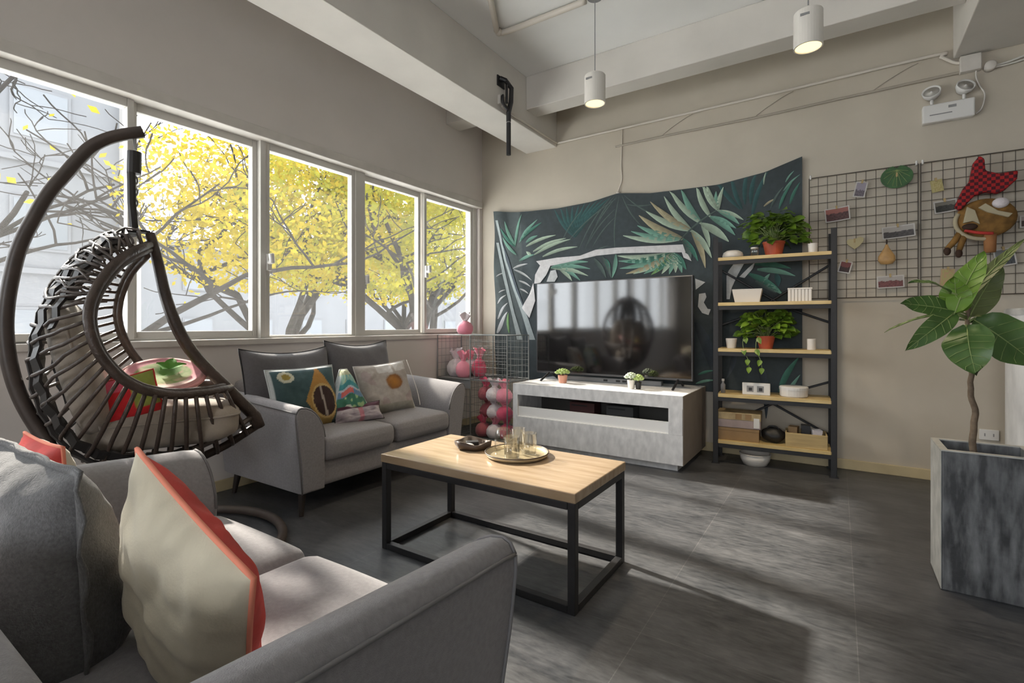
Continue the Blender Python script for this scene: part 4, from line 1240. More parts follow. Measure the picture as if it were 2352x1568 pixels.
cup(-0.18, 0.08, 2, 'narrow white cup at the right end of the middle shelf', 0.029, 0.082, 0.98)

t = at_rack('white_planter_box', 'white tapered oblong planter on the second shelf from the top', 'planter', -0.615, 0.12, 3)
mb = MB()
def tap(w0, d0, w1, d1, z0, z1):
    p = [(-w0, -d0, z0), (w0, -d0, z0), (w0, d0, z0), (-w0, d0, z0), (-w1, -d1, z1), (w1, -d1, z1), (w1, d1, z1), (-w1, d1, z1)]
    return p
mb.add(tap(0.088, 0.045, 0.108, 0.06, 0, 0.10), [(3, 2, 1, 0), (0, 1, 5, 4), (1, 2, 6, 5), (2, 3, 7, 6), (3, 0, 4, 7), (4, 5, 6, 7)])
mb.build('body', M['white'], t, bevel=0.004)
MB().box(-0.108, -0.06, 0.100, 0.108, 0.06, 0.106).build('rim', M['whitem'], t, bevel=0.002)
t = at_rack('ribbed_planter', 'white ribbed square planter right on the second shelf', 'planter', -0.255, 0.10, 3)
mb = MB()
for i in range(7):
    xx = -0.078 + i * 0.0223
    mb.box(xx, -0.05, 0, xx + 0.0205, 0.05, 0.098)
mb.build('body', M['white'], t, bevel=0.003)
MB().box(-0.081, -0.053, 0.09, 0.081, 0.053, 0.101).build('rim', M['white'], t, bevel=0.002)

t = at_rack('twin_photo_frame', 'white frame with two dark square pictures on the fourth shelf', 'frame', -0.55, 0.06, 1)
MB().box(-0.098, 0, 0, 0.098, 0.03, 0.092).build('frame', M['whitem'], t, bevel=0.004)
for sx in (-0.042, 0.030):
    MB().box(sx - 0.024, -0.0012, 0.022, sx + 0.024, 0.001, 0.07).build('picture', M['greyp'], t)
    MB().box(sx - 0.010, -0.0018, 0.032, sx + 0.014, 0.001, 0.056).build('figure_patch', M['black'], t)
t = at_rack('round_basket', 'white round lidded tin on the fourth shelf', 'tin', -0.295, 0.11, 1)
MB().lathe([(0.0, 0.0), (0.086, 0.0), (0.094, 0.008), (0.096, 0.062), (0.094, 0.066)], 32).build('body', M['white'], t, smooth=False)
MB().lathe([(0.098, 0.055), (0.098, 0.074), (0.09, 0.08), (0.0, 0.08)], 32).build('lid', M['whitem'], t)
t = at_rack('glass_bottle', 'small grey bottle at the left end of the fourth shelf', 'bottle', -0.79, 0.08, 1)
MB().lathe([(0.0, 0.0), (0.017, 0.0), (0.018, 0.065), (0.008, 0.08), (0.008, 0.10), (0, 0.10)], 16).build('body', M['greyp'], t, smooth=True)
MB().lathe([(0.010, 0.095), (0.010, 0.112), (0, 0.112)], 12).build('cap', M['white'], t)

t = at_rack('kraft_box', 'brown cardboard box on the bottom shelf, under the paper-covered box', 'box', -0.68, 0.14, 0)
MB().box(-0.152, -0.10, 0, 0.152, 0.10, 0.098).build('carton', M['brownbox'], t, bevel=0.003)
MB().box(-0.154, -0.102, 0.075, 0.154, 0.102, 0.100).build('lid', M['brownbox'], t, bevel=0.003)
t = at_rack('printed_box', 'mauve and tan box stacked on the brown cardboard box', 'box', -0.675, 0.14, 0, 0.1015)
MB().box(-0.158, -0.105, 0, 0.158, 0.105, 0.085).build('carton', mat('mauve_paper', (0.36, 0.29, 0.28), 0.6, var=0.15, scale=12), t, bevel=0.003)
MB().box(-0.160, -0.107, 0.062, 0.160, 0.107, 0.118).build('lid', mat('tan_paper', (0.40, 0.31, 0.17), 0.6, var=0.2, scale=18), t, bevel=0.003)
for xx in (-0.02, 0.05):
    MB().box(xx, -0.1085, 0.07, xx + 0.045, -0.106, 0.112).build('sticker', M['brownbox'], t)
MB().box(0.11, -0.1085, 0.01, 0.15, -0.105, 0.085).build('corner_label', M['whitem'], t)
t = at_rack('black_bag', 'crumpled black bag between the boxes on the bottom shelf', 'bag', -0.43, 0.13, 0)
MB().ball((0, 0, 0.058), (0.085, 0.075, 0.058), 22, 14, None, lambda q: q * (1 + 0.22 * noise.noise(q * 22))).build('body', mat('black_nylon', (0.014, 0.015, 0.016), 0.5), t, smooth=True)
MB().tube(dense([(-0.05, -0.02, 0.09), (-0.03, -0.03, 0.125), (0.02, -0.03, 0.125), (0.04, -0.02, 0.09)], 5), 0.006, 6).build('handle', M['black'], t, smooth=True)
cr = at_rack('pine_crate', 'open pine crate of small things on the bottom shelf right', 'crate', -0.215, 0.12, 0)
mb = MB()
mb.box(-0.135, -0.10, 0, 0.135, -0.09, 0.105)
mb.box(-0.135, 0.09, 0, 0.135, 0.10, 0.105)
mb.box(-0.135, -0.09, 0, -0.125, 0.09, 0.105)
mb.box(0.125, -0.09, 0, 0.135, 0.09, 0.105)
mb.box(-0.125, -0.09, 0, 0.125, 0.09, 0.01)
mb.build('box', M['cream_board'], cr, bevel=0.002)
for i, (xx, yy, hh, m_, cat, lb) in enumerate(((-0.08, 0.02, 0.125, 'brownbox', 'box', 'tan carton standing in the pine crate'), (0.0, 0.03, 0.14, 'black', 'box', 'black case standing in the pine crate'), (0.07, 0.01, 0.115, 'wplush', 'box', 'pale packet standing in the pine crate'))):
    o = at_rack('packet', lb, cat, -0.215 + xx, 0.12 + yy, 0, 0.0105, 0.2 * (i - 1))
    MB().box(-0.03, -0.035, 0, 0.03, 0.035, hh).build('carton', M[m_], o, bevel=0.003)
    MB().box(-0.031, -0.036, hh - 0.02, 0.031, 0.036, hh + 0.001).build('flap', M[m_], o)
v = RM @ Vector((-0.12, 0.12, 0))
t = thing('white_basin', 'white shallow basin on the floor beneath the rack', 'basin', (v.x, v.y, 0.0))
MB().lathe([(0.0, 0.0), (0.085, 0.0), (0.105, 0.04), (0.112, 0.085), (0.106, 0.085), (0.098, 0.04), (0.08, 0.008), (0.0, 0.008)], 32).build('bowl', M['white'], t, smooth=True)
MB().tube([(0.112 * math.cos(a * PI / 16), 0.112 * math.sin(a * PI / 16), 0.086) for a in range(32)], 0.004, 6, closed=True).build('rim', M['white'], t, smooth=True)

# ------------------------------------------------------------------ wire grids with cards
def wire_grid(x0, x1, z0, z1, nx, nz, label, y=4.555):
    cx = (x0 + x1) / 2
    t = thing('wire_grid_panel', label, 'wire grid', (cx, y, z0), 0, 'wire photo grids on the wall')
    mb = MB()
    for i in range(nx + 1):
        x = x0 + (x1 - x0) * i / nx - cx
        mb.tube([(x, 0, 0), (x, 0, z1 - z0)], 0.0022 if 0 < i < nx else 0.004, 5)
    for j in range(nz + 1):
        z = (z1 - z0) * j / nz
        mb.tube([(x0 - cx, -0.004, z), (x1 - cx, -0.004, z)], 0.0022 if 0 < j < nz else 0.004, 5)
    mb.build('wire_mesh', M['wire'], t)
    for x in (x0 - cx + 0.01, x1 - cx - 0.01):
        MB().tube([(x, 0.018, z1 - z0 - 0.005), (x, -0.012, z1 - z0 - 0.005), (x, -0.012, z1 - z0 + 0.02)], 0.006, 8).build('wall_hook', M['whitem'], t)
wire_grid(-0.19, 0.478, 1.305, 2.25, 11, 14, 'dark wire photo grid holding a round leaf card, next to the rack')
wire_grid(0.492, 1.16, 1.305, 2.25, 11, 14, 'dark wire photo grid holding the red plaid ornament')

def card(name, label, cat, x, z, w_, h_, rot, cf, y=4.546, border=(0.55, 0.53, 0.50), bw=0.008, bend=0.0):
    t = thing(name, label, cat, (x, y, z))
    t.rotation_euler = (0, R(rot), 0)
    mb = MB()
    mb.col = border
    mb.grid(lambda a, b: ((a - .5) * w_, -bend * (2 * a - 1) ** 2, (b - .5) * h_), 8, 6)
    o = mb.build('paper', M['card'], t, normals=False)
    so = o.modifiers.new('s', 'SOLIDIFY'); so.thickness = 0.0016; so.offset = 0
    mb = MB()
    mb.grid(lambda a, b: ((a - .5) * (w_ - 2 * bw), -0.0016 - bend * ((2 * a - 1) * (1 - 2 * bw / w_)) ** 2, (b - .5) * (h_ - 2 * bw)), 24, 18, cf)
    mb.build('picture', M['card'], t, normals=False)
    MB().box(-0.006, -0.009, h_ / 2 - 0.012, 0.006, 0.008, h_ / 2 + 0.014).build('clip', M['cream_board'], t)
    return t
def two(a, b, s=6, o=0.0, th=0.0):
    return lambda u, v: lerp3(a, b, (noise.noise(Vector((u * s + o, v * s, o))) + th) * 3 + 0.5)
def land(sky, g, hz, seed):
    return lambda u, v: sky if v > hz + 0.12 * noise.noise(Vector((u * 5, seed, 0))) else lerp3(g, tuple(c * .35 for c in g), noise.noise(Vector((u * 12, v * 12, seed))) + .5)
card('photo_print', 'lilac photo print tilted near the top of the left grid', 'photo', 0.14, 2.115, 0.075, 0.115, 12, land((0.30, 0.27, 0.32), (0.20, 0.17, 0.20), 0.45, 1))
card('photo_print', 'red and dark photo print above the rack post', 'photo', -0.005, 1.945, 0.16, 0.105, -5, land((0.33, 0.12, 0.10), (0.14, 0.06, 0.06), 0.62, 2), y=4.54, bend=0.012)
card('photo_print', 'black and white photo print in the middle of the left grid', 'photo', 0.365, 1.775, 0.19, 0.09, -4, land((0.40, 0.37, 0.34), (0.10, 0.09, 0.09), 0.55, 3), bend=0.012)
card('photo_print', 'group photo print at the bottom of the left grid', 'photo', 0.32, 1.415, 0.16, 0.09, -2, land((0.40, 0.37, 0.35), (0.24, 0.08, 0.08), 0.60, 4))
card('photo_print', 'dark red photo print peeking out behind the rack post', 'photo', 0.045, 1.54, 0.08, 0.09, 14, land((0.16, 0.04, 0.04), (0.05, 0.02, 0.02), 0.5, 5))
card('photo_print', 'dark landscape photo print with white border left of plaid ornament', 'photo', 0.625, 1.925, 0.125, 0.085, -6, land((0.17, 0.16, 0.13), (0.06, 0.06, 0.05), 0.62, 6), bend=0.008)
card('photo_print', 'white-bordered grey photo print above the big plant leaf', 'photo', 0.925, 1.55, 0.105, 0.115, -8, land((0.17, 0.18, 0.18), (0.09, 0.10, 0.11), 0.5, 7))
card('photo_print', 'narrow photo print at the right edge of the frame', 'photo', 1.03, 1.775, 0.07, 0.08, 0, land((0.36, 0.30, 0.28), (0.10, 0.06, 0.05), 0.6, 8))
card('note_card', 'yellow note card on the right grid', 'card', 0.58, 2.075, 0.065, 0.085, -8, two((0.40, 0.33, 0.12), (0.48, 0.42, 0.20)), border=(0.42, 0.36, 0.15))
card('note_card', 'pale orange torn note card low on the right grid behind the plant', 'card', 0.635, 1.43, 0.075, 0.12, 4, two((0.45, 0.30, 0.16), (0.40, 0.36, 0.14)), border=(0.44, 0.32, 0.18))
def flatshape(name, label, cat, x, z, poly, m_, th=0.004, y=4.542, detail=None):
    t = thing(name, label, cat, (x, y, z))
    MB().prism(poly, -th / 2, th / 2, lambda p, h: (p[0], h, p[1])).build('cutout', m_, t, bevel=0.001)
    MB().box(-0.005, -0.006, 0.0, 0.005, 0.012, 0.03).build('clip', M['cream_board'], t)
    if detail:
        detail(t)
    return t
poly = [(0.095 * math.cos(a) * (1 - 0.0 * a), 0.082 * math.sin(a) - (0.02 if abs(a - PI / 2) < 0.2 else 0)) for a in [i * 2 * PI / 28 for i in range(28)]]
def veins(t):
    mb = MB()
    for a in (-2.4, -1.9, -1.57, -1.2, -0.7, -0.1, 0.5, 2.6, 3.2):
        mb.tube([(0, -0.004, 0.05), (0.075 * math.cos(a), -0.004, 0.07 * math.sin(a))], 0.0016, 5)
    mb.build('vein', M['vein'], t)
flatshape('leaf_card', 'round green leaf-shaped card at the top of the left grid', 'card', 0.356, 2.174, poly, mat('green_card', (0.035, 0.11, 0.03), 0.5, var=0.3, scale=20), detail=veins)
hp_ = [(0, -0.05), (0.03, -0.028), (0.055, 0.005), (0.056, 0.03), (0.035, 0.042), (0.008, 0.03), (-0.01, 0.025), (-0.035, 0.03), (-0.05, 0.015), (-0.045, -0.01), (-0.025, -0.03)]
flatshape('heart_card', 'small cream heart-shaped card on the left grid', 'card', 0.104, 1.72, hp_, mat('cream_card', (0.48, 0.42, 0.24), 0.6), y=4.54)
gd = thing('gourd_ornament', 'pear-shaped tan wooden ornament on the left grid', 'ornament', 0 or (0.296, 4.52, 1.54))
MB().lathe([(0.0, 0.0), (0.035, 0.005), (0.052, 0.03), (0.05, 0.06), (0.03, 0.095), (0.013, 0.125), (0.008, 0.145), (0, 0.147)], 24, fr=lambda q, t: Vector((q.x, q.y * 0.4, q.z))).build('body', mat('gourd', (0.52, 0.31, 0.12), 0.45, var=0.25, scale=14), gd, smooth=True)
MB().tube([(0, 0, 0.145), (0.004, 0.012, 0.17), (0, 0.025, 0.19)], 0.004, 6).build('stalk', M['darkwood'], gd)

# plaid ornament
do = thing('hanging_ornament', 'red plaid topped golden brown stuffed ornament hanging on the right grid', 'ornament', (0.82, 4.49, 1.84))
brown = mat('golden_brown_felt', (0.24, 0.125, 0.03), 0.85, var=0.35, scale=18)
dbrown = mat('dark_brown_felt', (0.05, 0.025, 0.015), 0.85)
creamf = mat('cream_felt', (0.46, 0.40, 0.27), 0.85)
def plaid():
    m = mat('red_plaid', (0.36, 0.012, 0.014), 0.8)
    nt = m.node_tree
    tc = nd(nt, 'ShaderNodeTexCoord')
    ck = nd(nt, 'ShaderNodeTexChecker')
    ck.inputs['Scale'].default_value = 48
    ck.inputs['Color1'].default_value = (0.40, 0.012, 0.014, 1)
    ck.inputs['Color2'].default_value = (0.07, 0.006, 0.012, 1)
    nt.links.new(tc.outputs['Object'], ck.inputs['Vector'])
    nt.links.new(ck.outputs[0], nt.nodes['Principled BSDF'].inputs['Base Color'])
    return m
pm_ = plaid()
MB().ball((0.0, 0.0, -0.03), (0.155, 0.045, 0.13), 24, 14).build('body', brown, do, smooth=True)
MB().tube([(0.155 * math.cos(a * PI / 20), -0.02, -0.045 + 0.125 * math.sin(a * PI / 20)) for a in range(17, 32)], 0.013, 8).build('hem', creamf, do, smooth=True)
hatp = [(-0.16, 0.06), (-0.115, 0.18), (-0.085, 0.22), (-0.065, 0.34), (-0.035, 0.385), (-0.01, 0.36), (-0.005, 0.28), (0.06, 0.25), (0.15, 0.255), (0.145, 0.20), (0.09, 0.14), (0.05, 0.12), (0.0, 0.14), (-0.06, 0.12), (-0.13, 0.03)]
MB().prism(hatp, -0.03, 0.02, lambda p, h: (p[0], h - 0.01, p[1])).build('plaid_hood', pm_, do, bevel=0.012, seg=3)
MB().ball((0.065, -0.04, 0.055), (0.042, 0.03, 0.034), 14, 10).build('pompom', M['wplush'], do, smooth=True)
MB().prism([(-0.045, 0.035), (0.0, 0.0), (0.10, -0.045), (0.12, -0.022), (0.05, 0.005), (-0.01, 0.06)], -0.060, -0.038, lambda p, h: (p[0], h, p[1])).build('scarf', creamf, do, bevel=0.004)
MB().prism([(-0.12, -0.06), (-0.10, 0.05), (-0.06, 0.02), (-0.035, -0.075), (-0.07, -0.05)], -0.056, -0.035, lambda p, h: (p[0], h, p[1])).build('patch', creamf, do, bevel=0.004)
MB().ball((-0.085, -0.045, -0.085), (0.04, 0.012, 0.022), 12, 8).build('dark_patch', dbrown, do, smooth=True)
MB().tube(dense([(-0.11, -0.040, -0.105), (-0.06, -0.046, -0.125), (-0.01, -0.045, -0.135), (0.03, -0.04, -0.14)], 4), 0.010, 8).build('red_trim', M['red'], do, smooth=True)
for bx, tx, tz in ((-0.12, -0.195, -0.25), (-0.10, -0.135, -0.27)):
    lg = MB().tube([(bx, -0.01, -0.10), ((bx + tx) / 2, -0.012, -0.17), (tx, -0.012, tz + 0.03)], [0.02, 0.019, 0.016], 10).build('leg', brown, do, smooth=True)
    MB().ball((tx, -0.014, tz + 0.015), (0.02, 0.022, 0.03), 10, 8).build('foot', dbrown, lg, smooth=True)
MB().tube([(0.02, -0.01, -0.14), (0.02, -0.012, -0.26)], [0.034, 0.03], 10).build('leg', mat('tan_felt', (0.36, 0.16, 0.06), 0.85), do, smooth=True)

# outlet, white pillar
o_ = thing('wall_outlet', 'white double wall socket near the planter', 'outlet', (0.853, 4.58, 0.357))
MB().box(-0.05, -0.012, -0.036, 0.05, 0, 0.036).build('plate', M['whitem'], o_, bevel=0.004)
for sx in (-0.022, 0.022):
    MB().box(sx - 0.003, -0.0128, -0.01, sx + 0.003, -0.011, 0.01).build('socket_slot', M['greyp'], o_)
cl = thing('round_pedestal', 'tall white round pedestal behind the square planter', 'pedestal', (1.02, 4.22, 0))
MB().lathe([(0.17, 0.0), (0.17, 0.03), (0.158, 0.04), (0.158, 1.16)], 40).build('shaft', M['column'], cl, smooth=False)
MB().lathe([(0.163, 1.16), (0.163, 1.19), (0.155, 1.20), (0.0, 1.20)], 40).build('cap', M['rimg'], cl)

# ------------------------------------------------------------------ planter with fiddle-leaf fig
pt = thing('square_planter', 'tall square planter of scuffed black cement', 'planter', (0.515, 2.84, 0))
pw, pd_, ph_ = 0.155, 0.135, 0.578
mb = MB()
mb.box(-pw, -pd_, 0, pw, -pd_ + 0.022, ph_)
mb.box(-pw, pd_ - 0.022, 0, pw, pd_, ph_)
mb.box(pw - 0.022, -pd_ + 0.022, 0, pw, pd_ - 0.022, ph_)
mb.box(-pw + 0.0, -pd_ + 0.022, 0, -pw + 0.022, pd_ - 0.022, ph_)
mb.box(-pw + 0.022, -pd_ + 0.022, 0, pw - 0.022, pd_ - 0.022, 0.05)
mb.build('shell', M['planter'], pt, bevel=0.005)
MB().box(-pw - 0.003, -pd_ - 0.0, 0.004, -pw - 0.0005, pd_, ph_ - 0.003).build('side_face', M['rimg'], pt)
mb = MB()
for a, b, c, d in ((-pw - 0.003, -pd_ - 0.003, pw + 0.003, -pd_ + 0.022), (-pw - 0.003, pd_ - 0.022, pw + 0.003, pd_ + 0.003), (-pw - 0.003, -pd_ + 0.022, -pw + 0.022, pd_ - 0.022), (pw - 0.022, -pd_ + 0.022, pw + 0.003, pd_ - 0.022)):
    mb.box(a, b, ph_ - 0.001, c, d, ph_ + 0.004)
mb.build('rim', M['rimg'], pt)
MB().grid(lambda a, b: (-pw + 0.022 + a * (2 * pw - 0.044), -pd_ + 0.022 + b * (2 * pd_ - 0.044), 0.515 + 0.012 * noise.noise(Vector((a * 7, b * 7, 0)))), 16, 14).build('soil', M['soil'], pt, smooth=True)

fg = thing('fiddle_leaf_fig', 'tall fiddle-leaf fig with big glossy leaves growing in the square planter', 'plant', (0.48, 2.818, 0.515))
OFF = Vector((0.48, 2.818, 0.515))
tk = [(0.483, 2.818, 0.50), (0.474, 2.812, 0.634), (0.483, 2.818, 0.726), (0.466, 2.807, 0.818), (0.469, 2.809, 0.891), (0.461, 2.804, 1.001), (0.455, 2.80, 1.139), (0.46, 2.80, 1.17)]
pts = [Vector(p) - OFF for p in dense(tk, 5)]
for i, p in enumerate(pts):
    p.x += 0.002 * math.sin(i * 1.3); p.y += 0.002 * math.cos(i * 1.7)
MB().tube(pts, [0.013 - 0.006 * i / len(pts) for i in range(len(pts))], 9).build('trunk', M['bark'], fg, smooth=True)
VIEW = Vector((-0.15, -0.95, 0.25))
figs = [((0.481, 2.804, 1.13), (0.672, 2.77, 0.935), 0.195, 'leafd', (-.1, -.8, .6), 0.05),
        ((0.445, 2.765, 1.10), (0.452, 2.64, 0.905), 0.165, 'leafd', (-.4, -.9, .3), 0.10),
        ((0.464, 2.793, 1.135), (0.579, 2.90, 1.36), 0.115, 'leafo', (.2, -1, .2), -0.04),
        ((0.40, 2.725, 1.145), (0.509, 2.80, 1.405), 0.105, 'leafl', (-.5, -.9, .2), 0.08),
        ((0.447, 2.806, 1.203), (0.662, 2.95, 1.465), 0.05, 'leafo', (-.3, -.8, .5), 0.05),
        ((0.405, 2.755, 1.165), (0.226, 2.685, 1.195), 0.095, 'leafd', (.1, -.9, .4), 0.04),
        ((0.391, 2.71, 1.233), (0.242, 2.60, 1.275), 0.055, 'leafd', (0, -.5, 1), 0.12),
        ((0.40, 2.73, 1.15), (0.165, 2.645, 1.068), 0.022, 'leafo', (0, -.4, 1), 0.08),
        ((0.408, 2.733, 1.154), (0.233, 2.60, 0.995), 0.085, 'leafd', (.5, -.8, .6), 0.13),
        ((0.42, 2.76, 1.15), (0.40, 2.72, 1.30), 0.11, 'leafl', (-.4, -.9, .3), 0.05),
        ((0.47, 2.83, 1.12), (0.55, 2.98, 1.10), 0.12, 'leafd', (0, 0, 1), 0.08)]
for b, tip, wd, m_, up, cu in figs:
    mb = MB()
    leafshape(mb, Vector(b) - OFF, Vector(tip) - OFF, wd, up, cu, 14, False, wavy=0.05, fold=0.10)
    lf = mb.build('leaf', M[m_], fg, smooth=True, normals=False)
    vb = MB()
    m5 = 5
    mid = [Vector(mb.v[i * m5 + 2]) + Vector(up).normalized() * 0.0015 for i in range(15)]
    vb.tube(mid, [0.0028 - 0.002 * i / 15 for i in range(15)], 5)
    for i in range(3, 13, 2):
        for j in (0, 4):
            e = Vector(mb.v[min(14, i + 2) * m5 + j]); q = Vector(mb.v[min(14, i + 1) * m5 + (1 if j == 0 else 3)])
            u_ = Vector(up).normalized() * 0.0015
            vb.tube([mid[i], q + u_, mid[i] + (e - mid[i]) * 0.92 + u_], 0.0011, 4)
    vb.build('vein', M['vein'], lf, smooth=True)
    st = MB().tube([(0.455 - OFF.x, 2.80 - OFF.y, b[2] - OFF.z - 0.02), Vector(b) - OFF], 0.004, 6)
    st.build('petiole', M['vein'], lf, smooth=True)

# ------------------------------------------------------------------ wire crates with soft toys
wc = thing('wire_crate_rack', 'grey wire grid storage cubes stacked in the corner by the windows', 'storage rack', (-2.97, 3.99, 0))
cx0, cx1, cx2, cy0, cy1 = -0.43, -0.01, 0.42, -0.19, 0.19
def mesh_panel(p0, du, dv, nu, nv, name='mesh_panel', r=0.0016):
    mb = MB()
    p0, du, dv = Vector(p0), Vector(du), Vector(dv)
    for i in range(nu + 1):
        mb.tube([p0 + du * i / nu, p0 + du * i / nu + dv], 0.0035 if i in (0, nu) else r, 5)
    for j in range(nv + 1):
        mb.tube([p0 + dv * j / nv, p0 + dv * j / nv + du], 0.0035 if j in (0, nv) else r, 5)
    mb.build(name, M['wireg'], wc)
for a, b in ((cx0, cx1), (cx1, cx2)):
    for z0_, z1_ in ((0.02, 0.565), (0.575, 1.0)):
        mesh_panel((a, cy1, z0_), (b - a, 0, 0), (0, 0, z1_ - z0_), 6, 7)
        mesh_panel((a, cy0, z1_), (b - a, 0, 0), (0, cy1 - cy0, 0), 6, 6)
    mesh_panel((a, cy0, 0.02), (b - a, 0, 0), (0, cy1 - cy0, 0), 6, 6)
for x in (cx0, cx1, cx2):
    mesh_panel((x, cy0, 0.02), (0, cy1 - cy0, 0), (0, 0, 0.545), 6, 7)
    mesh_panel((x, cy0, 0.575), (0, cy1 - cy0, 0), (0, 0, 0.425), 6, 6)
mesh_panel((cx1, cy0, 0.575), (cx2 - cx1, 0, 0), (0, 0, 0.425), 8, 7)
for x in (cx0, cx1, cx2):
    for y in (cy0, cy1):
        MB().tube([(x, y, 0.0), (x, y, 1.0)], 0.006, 8).build('post', M['wireg'], wc)
MB().box(cx0, cy0, 0.567, cx1, cy1, 0.577).build('shelf_panel', M['greyp'], wc)
MB().box(cx0, cy0 + 0.01, 0.48, cx1 - 0.01, cy0 + 0.013, 0.565).build('front_panel', M['greyp'], wc)

def sack(name, label, x, y, z, r, h, m1, m2, seed, group, lean=0.0):
    t = thing(name, label, 'soft bag', (x, y, z), seed * 1.3, group)
    t.rotation_euler = (lean, 0, seed * 1.3)
    rnd = random.Random(seed)
    def fr(q, a):
        k = 1 + 0.10 * math.sin(a * 5 + seed) * (q.z / h) + 0.07 * noise.noise(Vector((q.x * 14, q.y * 14, q.z * 14 + seed)))
        return Vector((q.x * k, q.y * k, q.z))
    MB().lathe([(0.0, 0.0), (r * 0.75, 0.003), (r, h * 0.18), (r * 0.98, h * 0.38), (r * 0.72, h * 0.55), (r * 0.25, h * 0.66), (r * 0.2, h * 0.70)], 22, fr=fr).build('body', m1, t, smooth=True)
    def fr2(q, a):
        return Vector((q.x * (1 + 0.35 * math.sin(a * 4 + seed)), q.y * (1 + 0.35 * math.sin(a * 4 + seed)), q.z + 0.02 * math.sin(a * 3 + seed)))
    MB().lathe([(r * 0.2, h * 0.68), (r * 0.35, h * 0.8), (r * 0.66, h)], 22, fr=fr2, caps=False).build('ruffle', m2, t, smooth=True)
    MB().tube([(r * 0.24 * math.cos(a * PI / 6), r * 0.24 * math.sin(a * PI / 6), h * 0.685) for a in range(12)], 0.007, 6, closed=True).build('tie', m2, t, smooth=True)
G1, G2 = 'gathered soft bags in the upper wire cube', 'gathered soft bags in the lower wire cube'
sack('gathered_bag', 'white gathered bag at the left of the upper wire cube', -3.28, 3.95, 0.578, 0.095, 0.27, M['wplush'], M['wplush'], 1, G1)
sack('gathered_bag', 'pink gathered bag between white ones in the upper wire cube', -3.13, 3.88, 0.578, 0.075, 0.25, M['pink'], M['pink'], 2, G1)
sack('gathered_bag', 'magenta bag with pink ruffle nearest the sofa in the upper wire cube', -3.045, 4.03, 0.578, 0.075, 0.28, M['hot'], M['pink'], 3, G1)
sack('gathered_bag', 'white gathered bag behind the magenta one in the upper wire cube', -3.20, 4.08, 0.578, 0.085, 0.25, M['wplush'], M['pink'], 4, G1)
k = 0
specs = [('rplush', 'hot', 'dusty red gathered bag low at the left of the lower wire cube', -2.88, 3.88, 0.024), ('wplush', 'pink', 'white and pink gathered bag at the bottom of the lower wire cube', -2.74, 3.87, 0.024), ('hot', 'hot', 'magenta gathered bag low beside the tv cabinet', -2.64, 3.92, 0.024),
         ('rplush', 'rplush', 'dusty red gathered bag at mid height of the lower wire cube', -2.89, 3.96, 0.20), ('wplush', 'wplush', 'white gathered bag in the middle of the lower wire cube', -2.76, 3.90, 0.21), ('hot', 'pink', 'magenta bag with pink ruffle in the middle right of the lower wire cube', -2.645, 3.90, 0.20),
         ('rplush', 'hot', 'dusty red bag near the top of the lower wire cube', -2.88, 3.92, 0.37), ('wplush', 'wplush', 'white bag at the top of the lower wire cube', -2.75, 3.88, 0.375), ('pink', 'pink', 'pink bag at the top right of the lower wire cube', -2.645, 3.89, 0.37)]
for m1, m2, lb, x, y, z in specs:
    k += 1
    sack('gathered_bag', lb, x, y, z, 0.080, 0.20, M[m1], M[m2], 10 + k, G2)
sack('gathered_bag', 'pale pink gathered bag standing on top of the wire cubes', -3.19, 3.98, 1.003, 0.085, 0.21, M['pink'], M['wplush'], 31, None)

# ------------------------------------------------------------------ hanging egg chair
E0 = Vector((-2.71, 0.995, 0))
EN = Vector((0.938727, -0.344662, 0))
EU = Vector((0.344662, 0.938727, 0))
def EP(u, w_, z):
    return EU * u + EN * w_ + Vector((0, 0, z))
ec = thing('hanging_egg_chair', 'dark brown rattan hanging egg chair on a curved steel stand', 'hanging chair', tuple(E0))
N = len(EGG_C)
def shell(fi, s):
    i = int(fi)
    if fi - i > 1e-6:
        f = fi - i
        return shell(i, s) * (1 - f) + shell(i + 1, s) * f
    return shell_at(i, s)

def shell_at(i, s):
    """i: index along the profile, s in -1..1 from far rim over the back to near rim"""
    cu, cz = EGG_C[i]
    bu, bw, bz = EGG_B[i]
    t = i / (N - 1)
    if s < 0:
        bu = bu + 0.07 * math.sin(PI * t)
    k = 1 - math.cos(s * PI / 2)
    return EP(cu + (bu - cu) * k, bw * math.sin(s * PI / 2), cz + (bz - cz) * k)
# rims
for sg in (1, -1):
    pts = [shell(i, sg) for i in range(N)]
    MB().tube(pts, 0.019, 10).build('side_rim', M['rattan'], ec, smooth=True)
    MB().tube([p + EN * 0.004 * sg + (EP(0.1, 0, 1.0) - p).normalized() * 0.024 for p in pts], 0.013, 8).build('side_rim', M['rattang'], ec, smooth=True)
# front hoop: two close strands
for sg in (1, -1):
    pts = []
    for i, (u, z) in enumerate(EGG_A):
        t = i / (len(EGG_A) - 1)
        pts.append(EP(u, sg * (0.022 + 0.05 * math.sin(PI * t)), z))
    MB().tube(pts, [0.020 + 0.010 * (i / 20) for i in range(21)], 10).build('front_hoop', M['rattan'], ec, smooth=True)
# bottom hoop running under the seat to the front tip
pts = [shell(i, 0.0) + Vector((0, 0, -0.004)) for i in range(27, N)]
MB().tube(pts, 0.020, 10).build('bottom_rail', M['rattan'], ec, smooth=True)
pts = [shell(i, 0.45) for i in range(30, N)]
MB().tube(pts, 0.014, 8).build('bottom_rail', M['rattang'], ec, smooth=True)
